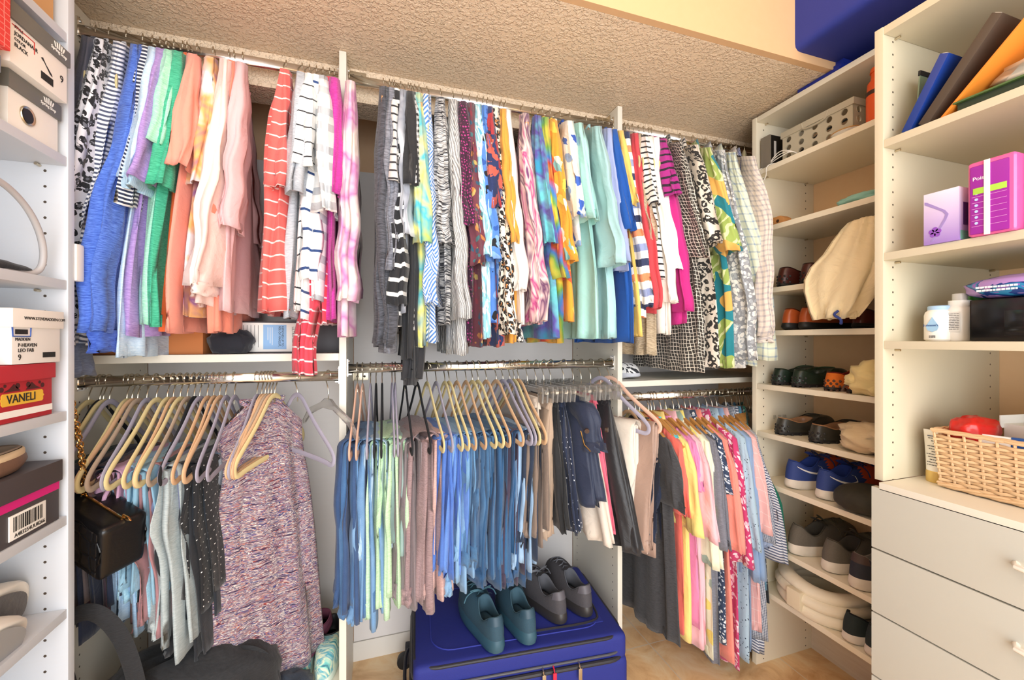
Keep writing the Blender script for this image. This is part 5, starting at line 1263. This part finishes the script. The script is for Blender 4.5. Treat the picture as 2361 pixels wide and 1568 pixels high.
# ================================================================ things on the corner unit
def fold_bag(rows, name, label, cat, mat, seed, loc=(0, 0, 0), cols=40, amp=.006, lobes=3):
    t = thing(name, label, cat, loc); V = cloth_tube('bag_cloth', rows, mat, t, cols, seed, amp, lobes, fine=.012, flat=.9); return t
CRM = cloth('plain', '#ead7ae', crease=1.6)
rows = []
for (cu, cv, hwp, th) in ((1994, 503, 22, .012), (1992, 507, 34, .020), (1988, 520, 42, .026), (1980, 545, 54, .03), (1970, 575, 64, .036), (1955, 605, 80, .042), (1945, 635, 84, .045), (1938, 665, 76, .045), (1934, 695, 64, .042), (1930, 715, 54, .040), (1926, 735, 42, .036)):
    p = on_x(cu, cv, 1.375); rows.append((1.375 - 0, p.y, p.z, hwp * dep(1.375, p.y) / FPX * 1.0, th * .8, None))
pc = rows[0]; loc = Vector((1.375, rows[0][1], rows[0][2]))
rows = [(a - loc.x, b - loc.y, c - loc.z, w1, w2, None) for a, b, c, w1, w2, _ in rows]
t = fold_bag(rows, 'cloth_bag', 'cream cotton cloth bag draped open over the corner unit shelves', 'cloth bag', CRM, 31, loc)
MB().tube(smooth_path([(-.03, .055, rows[-1][2] + .022), (-.045, .06, rows[-1][2] + .01), (-.03, .045, rows[-1][2] - .004), (-.04, .04, rows[-1][2] - .018)], 2, False), .004, 8).build('drawstring', plain('#2b3f86', .7, 0, 'blue_cord'), t, smooth=True)
t = thing('drawstring_pouch', 'yellow cream drawstring pouch beside the orange moccasins', 'pouch', (1.47, ys(2010, 1.44), 1.1005))
lump('pouch_cloth', None, None, (0, 0, 0), .075, .055, .050, cloth('plain', '#ead598', crease=1.6), 41, parent=t, rough=.30, freq=2.6)
lump('gathered_neck', None, None, (-.045, .030, .030), .03, .022, .018, cloth('plain', '#ead598', crease=1.6), 43, parent=t, rough=.35, freq=4)
MB().tube(smooth_path([(-.055, .035, .055), (-.065, .02, .07), (-.06, .0, .06), (-.070, .05, .03), (-.078, .055, .008)], 2, False), .0035, 8).build('drawstring', plain('#4a3326', .7, 0, 'brown_cord'), t, smooth=True)
lump('cloth_pouch', 'beige folded cloth pouch right of the olive moccasins', 'pouch', (1.49, ys(1995, 1.46) - .01, .9165), .085, .075, .042, cloth('plain', '#e2cba4', crease=1.8), 51, rough=.28, freq=2.4)
lump('travel_case', 'dark olive soft travel case beside the blue running shoes', 'case', (1.47, ys(1985, 1.46) - .01, .7285), .085, .07, .040, rough_mat('#3a382e', '#2a2921', 90, .7, .3, .001, name='olive_nylon'), 61, rough=.06)
# ring cushion
t = thing('neck_cushion', 'padded cream ring cushion on the bottom shelf', 'cushion', (1.525, 1.075, .3135))
for k, (r, z, s) in enumerate(((.095, .025, .026), (.098, .062, .022), (.090, .092, .020))):
    pts = [(r * 1.15 * cos(a), r * 1.35 * sin(a), z + .004 * sin(3 * a)) for a in [2 * pi * i / 30 for i in range(30)]]
    MB().tube(pts, .03, 14, True, sec=(s, .026)).build('padded_ring', cloth('plain', '#eadfc6'), t, smooth=True, uv=True)
box('strap', -.145, -.120, -.02, .03, .02, .085, plain('#e0d2b4', .8, 0, 'cream_strap'), t, .006)
# upper shelves
t = thing('tablet_box', 'black tablet box standing at the left of the top shelf compartment', 'box', (1.475, 1.215, 1.9305))
box('carton', -.055, .06, -.012, .026, 0, .122, plain('#171411', .35, 0, 'black_card'), t, .001); box('side_strip', -.056, -.050, -.0125, .0265, 0, .1225, plain('#7d7466', .4, 0, 'grey_strip'), t, 0)
text('iPad', t, .022, plain('#4a423a', .3, 0, 'embossed_black'), frame((-.005, -.0128, .068), (1, 0, 0), (0, 0, 1))); box('printed_phone', -.035, -.024, -.0128, -.0122, .035, .10, plain('#c7c2ba', .3, 0, 'phone_print'), t, 0)
def crate(label, x0, x1, y0, y1, z, h, mat):
    t = thing('plastic_basket', label, 'basket', ((x0 + x1) / 2, (y0 + y1) / 2, z)); hx, hy = (x1 - x0) / 2, (y1 - y0) / 2; th = .0025
    def wall(p0, p1, cols, nrm):
        # a wall with round holes: each cell is a square frame round a ring of quads
        L_ = (Vector(p1) - Vector(p0)).length; ex = (Vector(p1) - Vector(p0)) / L_; rows_ = 3; cw = L_ / cols; chh = (h - .022) / rows_; m = MB(); n = 20
        for r in range(rows_):
            for c in range(cols):
                for d_ in (0, 1):
                    V = []
                    for ring in (0, 1):
                        for i in range(n):
                            a = 2 * pi * (i + .5) / n; u_, v_ = cos(a), sin(a)
                            if ring: k_ = 1 / max(abs(u_), abs(v_)); uu, vv = u_ * k_ * cw / 2, v_ * k_ * chh / 2
                            else: uu, vv = u_ * chh * .34, v_ * chh * .34
                            p = Vector(p0) + ex * (cw * (c + .5) + uu) + Vector((0, 0, chh * (r + .5) + vv)) + Vector(nrm) * th * d_; V.append(p)
                    m.add(V, [(i, (i + 1) % n, n + (i + 1) % n, n + i) if not d_ else (i, n + i, n + (i + 1) % n, (i + 1) % n) for i in range(n)])
                V = []
                for d_ in (0, 1):
                    for i in range(n): a = 2 * pi * (i + .5) / n; V.append(Vector(p0) + ex * (cw * (c + .5) + cos(a) * chh * .34) + Vector((0, 0, chh * (r + .5) + sin(a) * chh * .34)) + Vector(nrm) * th * (d_ * 1.8 - .4))
                m.add(V, [(i, (i + 1) % n, n + (i + 1) % n, n + i) for i in range(n)])
        return m.build('basket_wall', mat, t)
    wall((-hx, hy, .002), (-hx, -hy, .002), 5, (-1, 0, 0)); wall((-hx, -hy, .002), (hx, -hy, .002), 5, (0, -1, 0)); wall((hx, -hy, .002), (hx, hy, .002), 5, (1, 0, 0)); wall((hx, hy, .002), (-hx, hy, .002), 5, (0, 1, 0))
    box('basket_base', -hx, hx, -hy, hy, 0, .003, mat, t, .0005)
    m = MB().box(-hx - .006, hx + .006, -hy - .006, -hy + .001, h - .022, h).box(-hx - .006, hx + .006, hy - .001, hy + .006, h - .022, h).box(-hx - .006, -hx + .001, -hy, hy, h - .022, h).box(hx - .001, hx + .006, -hy, hy, h - .022, h)
    m.build('rim', mat, t, bevel=.001)
    MB().tube(smooth_path([(-hx - .005, -.045, h - .003), (-hx - .007, -.04, h - .030), (-hx - .007, .04, h - .030), (-hx - .005, .045, h - .003)], 2, False), .003, 6).build('handle', mat, t, smooth=True)
    return t
MILK = plain('#cfc6ae', .35, 0, 'milky_plastic', Transmission_Weight=.25)
crate('translucent plastic basket with round holes on the upper shelf', 1.440, 1.66, .925, 1.165, 1.9305, .112, MILK)
tag(MB().tube(smooth_path([(1.47, 1.13, 1.95), (1.50, 1.08, 2.01), (1.54, 1.0, 2.03), (1.58, .96, 2.065), (1.60, .93, 2.075), (1.62, .925, 2.04), (1.60, .95, 1.96)], 3, False), .004, 8).build('power_cable', plain('#24282c', .5, 0, 'black_cable'), smooth=True), 'black power cable looping over the rim of the plastic basket', 'cable')
cab = MB()
for k in range(3):
    cab.tube(smooth_path([(1.43, 1.235 - .01 * k, 1.935), (1.425, 1.20, 1.945 + .006 * k), (1.42, 1.16, 1.95 + .012 * k), (1.425, 1.12, 1.956), (1.44, 1.10, 1.9335), (1.45, 1.14, 1.9345 + .002 * k), (1.43, 1.20, 1.9345)], 3, False), .0016, 6)
cab.tube(smooth_path([(1.43, 1.235, 1.935), (1.405, 1.235, 1.934), (1.399, 1.24, 1.90), (1.398, 1.225, 1.872), (1.400, 1.20, 1.885), (1.402, 1.205, 1.934), (1.43, 1.18, 1.936)], 3, False), .0016, 6)
tag(cab.build('charging_cable', plain('#f0ece2', .5, 0, 'white_cable'), smooth=True), 'tangled white charging cable hanging over the shelf edge', 'cable')
t = thing('spray_bottle', 'orange plastic bottle at the right end of the upper corner shelf', 'bottle', (1.455, .862, 1.9305))
ORG = plain('#e0571c', .35, 0, 'orange_plastic')
MB().lathe([(.030, 0), (.031, .004), (.031, .085), (.029, .10)], n=28).build('bottle_body', ORG, t, smooth=True); MB().lathe([(.0316, .086), (.0316, .098)], n=28).build('dark_band', plain('#3a1c14', .4, 0, 'dark_band'), t, smooth=True)
MB().lathe([(.029, .10), (.028, .125), (.020, .135), (.019, .155), (.022, .157), (.020, .170), (.010, .175)], n=24).build('cap', ORG, t, smooth=True)
t = thing('paper_plates', 'short stack of white paper plates with a wooden rim on the upper shelf', 'plates', (1.452, .955 - .0, 1.9305))
for k in range(4): MB().lathe([(.030, 0), (.042, .003), (.050, .007), (.050, .008), (.040, .0045), (.0, .003)], n=32, M=Matrix.Translation((0, 0, .004 * k))).build('plate', plain('#efe9dc', .6, 0, 'white_plate') if k < 3 else plain('#d8a560', .6, 0, 'wood_plate'), t, smooth=True)
for o in t.children: o.scale = (.62, .85, 1)
lump('folded_mask', 'pale mint folded cloth on the second corner shelf', 'cloth', (1.455, ys(1985, 1.455), 1.7025), .030, .055, .014, cloth('plain', '#8fc2b4'), 71, rough=.3)
t = thing('wooden_block', 'small wooden block with drilled holes on the corner shelf', 'wooden block', (1.455, 1.195, 1.7025)); WD = rough_mat('#cf975e', '#bd8146', 20, .6, .1, .001, (1, 1, 8), name='light_wood')
MB().prism([(-.035, 0), (.035, 0), (.035, .022), (.022, .034), (-.022, .034), (-.035, .024)], -.02, .02, lambda a_, b_, h: (h, a_, b_)).build('block', WD, t, bevel=.0015)
MB().cyl((-.0206, -.012, .016), (-.0196, -.012, .016), .006).cyl((-.0206, .012, .016), (-.0196, .012, .016), .006).build('drilled_holes', plain('#4a2c16', .8, 0, 'hole_dark'), t)
BR = plain('#b9a05c', .3, 1, 'brass')
t = thing('valet_rod', 'brass valet rod with a triangular end sticking out of the corner unit', 'valet rod', (1.43, 1.2515, 1.725))
p0 = Vector((0, -.004, 0)); p1 = on_y(1776, 492, 1.215) - t.location; tip = [on_y(1776, 492, 1.215) - t.location, on_y(1740, 473, 1.21) - t.location, on_y(1729, 470, 1.21) - t.location, on_y(1733, 506, 1.21) - t.location, on_y(1742, 506, 1.21) - t.location]
MB().tube([p0, p1], .0045, 10).build('rod', BR, t, smooth=True); MB().tube(tip, .0032, 8, True).build('end_loop', BR, t, smooth=True); MB().cyl((0, 0, 0), (0, -.006, 0), .010, n=18).build('rosette', BR, t, smooth=True)

# ================================================================ things on the right unit
def slab(name, label, cat, yb, length, ang, x0, x1, th, mat, z=1.7765, fold=True):
    t = thing(name, label, cat, ((x0 + x1) / 2, yb, z)); t.rotation_euler = (radians(ang), 0, 0); hx = (x1 - x0) / 2
    MB().box(-hx, hx, 0, th, .0, length).build('cover', mat, t, bevel=min(.0015, th * .3))
    if fold: MB().box(-hx + .002, hx - .004, th * .22, th * .78, .001, length - .0).box(-hx + .002, hx - .004, th * .22, th * .78, .002, length + .001).build('pages', plain('#d9d2c2', .7, 0, 'paper_edge'), t)
    return t
slab('document_folder', 'royal blue plastic document folder leaning in the right unit', 'folder', .668, .165, 27, 1.235, 1.45, .018, plain('#1c3a86', .35, 0, 'blue_vinyl'), z=1.7765)
slab('portfolio', 'black and taupe leather portfolio leaning beside the blue folder', 'folder', .634, .215, 36, 1.235, 1.44, .020, plain('#4a3f35', .5, 0, 'taupe_leather'), z=1.7765)
slab('envelope_folder', 'bright orange folder leaning against the portfolio', 'folder', .604, .235, 44, 1.232, 1.50, .006, plain('#e8892e', .5, 0, 'orange_card'), fold=False, z=1.7765)
t = thing('binder', 'green binder lying flat at the front of the right unit shelf', 'binder', (1.30, .42, 1.7765)); GRN = plain('#4f6b3c', .45, 0, 'green_vinyl')
box('cover', -.07, .07, -.20, .165, 0, .004, GRN, t, .001); box('cover', -.07, .07, -.20, .165, .022, .026, GRN, t, .001); box('pages', -.062, .065, -.198, .16, .0045, .0215, plain('#2f3b28', .7, 0, 'dark_pages'), t, 0)
lump('plastic_bag', 'crumpled white plastic bag lying on the green binder', 'plastic bag', (1.31, .37, 1.8035), .06, .14, .030, plain('#e4ddcd', .3, 0, 'white_film', Transmission_Weight=.2), 81, rough=.35, freq=3)
for k, (yy, xx) in enumerate(((.688, 1.33), (.684, 1.40))):
    t = thing('zip_pouch', ('clear green tinted zip pouch with a black edge behind the blue folder', 'second green tinted zip pouch nearer the wall behind the folders')[k], 'pouch', (xx, yy, 1.7765)); t.rotation_euler = (radians(4 + 16 * k), 0, 0)
    box('film', -.035, .035, 0, .003, 0, .165 + .02 * k, plain('#8fa58c', .25, 0, 'green_film', Transmission_Weight=.3), t, .0005); box('zip_edge', -.037, .037, -.001, .004, .158 + .02 * k, .170 + .02 * k, M_BLACK, t, .0008)
# sanitary cartons
LILC = None
def lilac():
    n = NT('lilac_carton'); v = n.coord('Object'); z = n.n('ShaderNodeSeparateXYZ', i_0=v).outputs[2]
    n.base(n.ramp(n.math('DIVIDE', z, .118), [(0, '#9c7cc4'), (.55, '#cdb9e2'), (1, '#e6dced')])); n.set(Roughness=.35); return n.m
t = thing('hygiene_carton', 'pale lilac carton with a purple flower on the right unit', 'carton', (1.275, .598, 1.4905)); box('carton', -.06, .06, -.031, .031, 0, .118, lilac(), t, .0008)
FXN = lambda x, y, z: frame((x, y, z), (0, -1, 0), (0, 0, 1))
m = MB()
for k in range(5):
    a = radians(90 + 72 * k); cy_, cz_ = .010 + .0065 * cos(a), .026 + .0065 * sin(a)
    m.prism([(cy_ + .0055 * cos(b), cz_ + .0055 * sin(b)) for b in [2 * pi * i / 10 for i in range(10)]], -.0606, -.0601, lambda a_, b_, h: (h, a_, b_))
m.build('printed_flower', plain('#8a4fb5', .4, 0, 'violet_ink'), t)
MB().prism([(.029, .100), (.024, .098), (-.008, .072), (-.014, .062), (-.010, .050), (.014, .006), (.018, .006), (-.006, .054), (-.008, .062), (-.003, .070), (.029, .094)], -.0605, -.0601, lambda a_, b_, h: (h, a_, b_)).build('printed_curve', plain('#9a86c0', .4, 0, 'soft_violet'), t)
box('side_panel_print', -.045, .045, -.0316, -.0311, .035, .085, plain('#4a2270', .4, 0, 'deep_violet'), t, 0); box('side_foot_print', -.055, .055, -.0316, -.0311, .002, .022, plain('#6fae9c', .4, 0, 'sea_green'), t, 0)
t = thing('pads_package', 'magenta and purple pads package wrapped with a white strap', 'package', (1.285, .515, 1.4905))
MAG = plain('#9a2a9c', .28, 0, 'magenta_film'); PNK = plain('#e0609e', .28, 0, 'pink_film'); DPU = plain('#4c1e6c', .28, 0, 'purple_film')
MB().box(-.075, .085, -.036, .036, 0, .158).build('wrapper', PNK, t, bevel=.008, seg=3)
box('front_panel', -.0768, -.0745, -.027, .031, .004, .148, MAG, t, .002)
box('strap', -.0785, -.0765, .000, .009, -.0, .156, M_PAPER, t, .0005); box('green_label', -.0776, -.0764, -.024, .026, .088, .101, plain('#a9d34a', .4, 0, 'lime'), t, .0003)
text('Poise', t, .011, M_PAPER, FXN(-.0770, .027, .121))
for k in range(6): box('printed_line', -.0772, -.0766, -.024, .028, .020 + .0125 * k, .0206 + .0125 * k, plain('#e6a8dc', .5, 0, 'pink_line'), t, 0)
m = MB()
for k in range(6): m.cyl((-.0774, .021, .027 + .0125 * k), (-.0766, .021, .027 + .0125 * k), .0028, n=10)
m.build('printed_dots', plain('#b9c8f0', .4, 0, 'pale_dot'), t)
t2 = thing('pads_package', 'deep purple package with large white lettering at the right edge', 'package', (1.31, .425, 1.4905))
MB().box(-.075, .075, -.05, .05, 0, .162).build('wrapper', DPU, t2, bevel=.008, seg=3)
text('Poise', t2, .050, M_PAPER, FXN(-.0755, .046, .115)); text('FRESH PROTECTION', t2, .009, M_PAPER, FXN(-.0755, .048, .088)); box('pink_label', -.0762, -.0748, -.03, .040, .045, .080, plain('#e39ac0', .4, 0, 'rose_label'), t2, .001); box('green_label', -.0764, -.0748, -.03, .040, .025, .043, plain('#a9d34a', .4, 0, 'lime'), t2, .001)
# bottles
t = thing('powder_bottle', 'white powder bottle with a light blue cap', 'bottle', (1.305, .643, 1.2675)); WP = plain('#f0ede6', .35, 0, 'white_plastic')
MB().lathe([(.026, 0), (.030, .004), (.030, .062), (.028, .070), (.022, .076)], n=32, sy=.95).build('bottle_body', WP, t, smooth=True); MB().lathe([(.0215, .074), (.0225, .076), (.0225, .084), (.020, .086)], n=32).build('cap', plain('#a9c9e8', .4, 0, 'pale_blue_cap'), t, smooth=True)
MB().prism([(0, .058), (.010, .040), (.012, .034), (.009, .026), (0, .022), (-.009, .026), (-.012, .034), (-.010, .040)], -.0312, -.0300, lambda a_, b_, h: (h, a_, b_)).build('drop_print', plain('#9fc6e4', .4, 0, 'drop_blue'), t)
text("Johnson's", t, .0075, plain('#24508f', .5, 0, 'navy_ink'), FXN(-.0316, .0165, .038)); print_lines(t, -.0312, -.006, .006, .008, .014, 2, M_INK, seed=2, th=.0016)
t = thing('lotion_bottle', 'white pump bottle with a printed label beside the powder bottle', 'bottle', (1.315, .612, 1.2675)); 
MB().lathe([(.022, 0), (.025, .004), (.025, .074), (.019, .083)], n=32, sy=.95).build('bottle_body', WP, t, smooth=True); MB().lathe([(.0195, .082), (.0195, .096)], n=28).build('collar', WP, t, smooth=True); MB().lathe([(.013, .096), (.013, .112), (.011, .1125)], n=24).build('cap', plain('#e9e6df', .3, 0, 'clear_cap', Transmission_Weight=.3), t, smooth=True)
MB().box(-.0260, -.0252, -.012, .012, .022, .068).build('label', plain('#dcdad4', .5, 0, 'label_grey'), t)
print_lines(t, -.0263, -.0105, .0105, .026, .066, 10, M_INK, seed=4, th=.0010)
t = thing('lotion_bottle', 'bottle with a green cap behind the white pump bottle', 'bottle', (1.36, .602, 1.2675))
MB().lathe([(.020, 0), (.022, .004), (.022, .078)], n=28).build('bottle_body', WP, t, smooth=True); MB().lathe([(.021, .078), (.021, .106), (.019, .107)], n=28).build('cap', plain('#3c9a3c', .3, 0, 'green_cap'), t, smooth=True)
t = thing('photo_printer', 'glossy black box shaped device on the right unit shelf', 'device', (1.36, .46, 1.2675)); GB = plain('#121110', .12, 0, 'gloss_black')
box('body', -.09, .10, -.13, .115, 0, .092, GB, t, .004); box('front_panel', -.0915, -.0895, -.12, .06, .012, .066, plain('#1d1b19', .08, 0, 'gloss_panel'), t, .001)
def wrapm():
    n = NT('violet_blue_wrap'); v = n.coord('Object'); nz = n.noise(v, 16, 2, .5, 1.2).outputs[0]; n.base(n.ramp(nz, [(.30, '#b58fd0'), (.47, '#b58fd0'), (.50, '#1f3f86'), (.56, '#2e86b8'), (.62, '#8f6cc0')], 'CONSTANT')); n.set(Roughness=.25); return n.m
t = thing('wipes_packet', 'lilac and blue soft packet lying on the black device', 'packet', (1.335, .475, 1.3600))
lump('film', None, None, (0, 0, 0), .075, .125, .026, wrapm(), 91, parent=t, rough=.06, power=.75)
print_lines(t, -.079, .02, .085, .014, .028, 2, M_PAPER, seed=9, th=.004)
# cosmetics tube
t = thing('cream_tube', 'white cosmetics tube standing on its gold cap by the wicker basket', 'tube', (1.345, .668, .9125))
MB().lathe([(.021, 0), (.0215, .002), (.0215, .026), (.020, .028)], n=28).build('cap', plain('#d9b86a', .35, .3, 'gold_cap'), t, smooth=True)
V = []; n = 28
for j in range(10):
    q = j / 9; a_ = lerp(.021, .029, q); b_ = lerp(.020, .0015, q)
    for i in range(n): th = 2 * pi * i / n; V.append((b_ * cos(th), a_ * sin(th), .028 + .100 * q))
mk('tube_body', V, [(j * n + i, j * n + (i + 1) % n, (j + 1) * n + (i + 1) % n, (j + 1) * n + i) for j in range(9) for i in range(n)] + [tuple(range(9 * n, 10 * n))], plain('#eeebe0', .35, 0, 'ivory_plastic'), t)
for k in range(11):
    z = .108 - .0065 * k; bb = lerp(.020, .0015, (z - .028) / .10); print_lines(t, -bb - .0006, -.016, .016 - .004 * (k % 3), z - .001, z + .001, 1, M_INK, seed=k, th=.0015)
box('print_bar', -.0055, -.0045, -.018, .018, .1125, .1145, plain('#4a5670', .5, 0, 'slate_print'), t, 0)
# wicker basket
WK = rough_mat('#e0be94', '#cda678', 25, .6, .15, .001, name='wicker')
bx0, bx1, by0, by1, bz, bh = 1.295, 1.57, .325, .650, .9125, .140
t = thing('wicker_basket', 'rectangular pale wicker basket on the right unit counter', 'basket', ((bx0 + bx1) / 2, (by0 + by1) / 2, bz)); hx, hy = (bx1 - bx0) / 2, (by1 - by0) / 2
def rim_pts(s, z, n_side=14):
    pts = []; r = .012
    per = [(-hx, -hy, hx, -hy), (hx, -hy, hx, hy), (hx, hy, -hx, hy), (-hx, hy, -hx, -hy)]
    for a, b, c, d_ in per:
        for k in range(n_side): q = k / n_side; pts.append((lerp(a, c, q) * s, lerp(b, d_, q) * s, z))
    return pts
stk = rim_pts(1, 0, 12)
m = MB()
for p in stk: m.tube([(p[0] * .93, p[1] * .94, .003), (p[0], p[1], bh - .006)], .0028, 6)
m.build('stakes', WK, t, smooth=True)
m = MB(); nr = 17
for r in range(nr):
    z = .014 + (bh - .030) * r / (nr - 1); s = lerp(.935, 1.0, z / bh); base_ = rim_pts(s, z, 24); pts = []; k = len(base_)
    for i, p in enumerate(base_):
        off = .0042 * (1 if (r % 2) else -1) * cos(pi * i / 2 * 1.0)
        nx, ny = (0, -1) if i < 24 else (1, 0) if i < 48 else (0, 1) if i < 72 else (-1, 0)
        pts.append((p[0] + nx * off, p[1] + ny * off, z + .0009 * sin(i * 1.7 + r)))
    m.tube(pts, .0033, 7, True, sec=(.0036, .0025))
m.build('woven_strands', WK, t, smooth=True)
m = MB()
for k in range(3):
    m.tube([(p[0] + .002 * sin(i * .9 + k * 2), p[1] + .002 * cos(i * .9 + k * 2), p[2] + .002 * cos(i * .8 + k * 2.1)) for i, p in enumerate(rim_pts(1.01, bh - .002, 24))], .0036, 7, True)
for k in range(3):
    m.tube([(p[0] + .003 * sin(i * .7 + k * 2.1), p[1] + .003 * cos(i * .7 + k * 2.1), p[2] + .003 * cos(i * .7 + k * 2.1)) for i, p in enumerate(rim_pts(.955, .0085, 24))], .0036, 7, True)
m.build('braided_border', WK, t, smooth=True)
box('basket_floor', -hx * .93, hx * .93, -hy * .93, hy * .93, .002, .006, WK, t, 0)
RED = plain('#c6231c', .3, 0, 'red_film')
o = lump('snack_bag', 'crinkled red foil bag sticking out of the wicker basket', 'bag', (1.36, .605, 1.020), .05, .028, .032, RED, 101, rough=.22, base=False, power=.7)
text('H', o, .026, M_PAPER, frame((-.052, .006, .036), (0, -1, 0), (0, 0, 1)), ext=.001)
t = thing('card_box', 'orange red card box with white script standing in the basket', 'box', (1.345, .425, .925)); ORR = plain('#e04022', .4, 0, 'orange_red_card')
box('carton', -.012, .012, -.075, .085, 0, .160, ORR, t, .006); box('label', -.0127, -.0119, .018, .040, .095, .140, plain('#e6d9b8', .6, 0, 'kraft_label'), t, 0); text('Kar', t, .038, M_PAPER, FXN(-.0128, .008, .118)); MB().box(-.0133, -.0128, .026, .0275, .099, .136).box(-.0133, -.0128, .031, .0325, .099, .130).build('fine_print', M_INK, t)
t = thing('medicine_carton', 'small white medicine carton lying in the wicker basket', 'carton', (1.355, .55, 1.005)); t.rotation_euler = (0, radians(8), radians(12)); box('carton', -.03, .03, -.035, .035, 0, .045, M_PAPER, t, .001); box('blue_end', -.031, .031, -.036, -.01, .020, .046, plain('#1f4f94', .4, 0, 'carton_blue'), t, .0005)
t = thing('medicine_carton', 'open white carton with flaps behind the red foil bag', 'carton', (1.46, .53, .965)); t.rotation_euler = (0, 0, radians(-8)); box('carton', -.04, .04, -.05, .05, 0, .105, M_PAPER, t, .001); box('flap', -.05, .035, .050, .052, .095, .125, M_PAPER, t, 0)
t = thing('gift_carton', 'dark slate blue folded carton at the back of the basket', 'carton', (1.50, .41, .960)); box('carton', -.05, .05, -.09, .07, 0, .165, plain('#3d4854', .45, 0, 'slate_card'), t, .001)
MB().prism([(-.09, 0), (.07, 0), (.052, .022), (-.09, .022)], -.048, .0, lambda a_, b_, h: (h, a_, .165 + b_)).build('flap', plain('#4a5561', .45, 0, 'slate_flap'), t)

# ================================================================ lettering becomes plain geometry
bpy.context.view_layer.update()
dg = bpy.context.evaluated_depsgraph_get()
for o in [o for o in bpy.data.objects if o.type == 'FONT']:
    me = bpy.data.meshes.new_from_object(o.evaluated_get(dg)); n = bpy.data.objects.new('lettering', me); COL.objects.link(n)
    n.parent = o.parent; n.matrix_local = o.matrix_local.copy(); bpy.data.objects.remove(o)
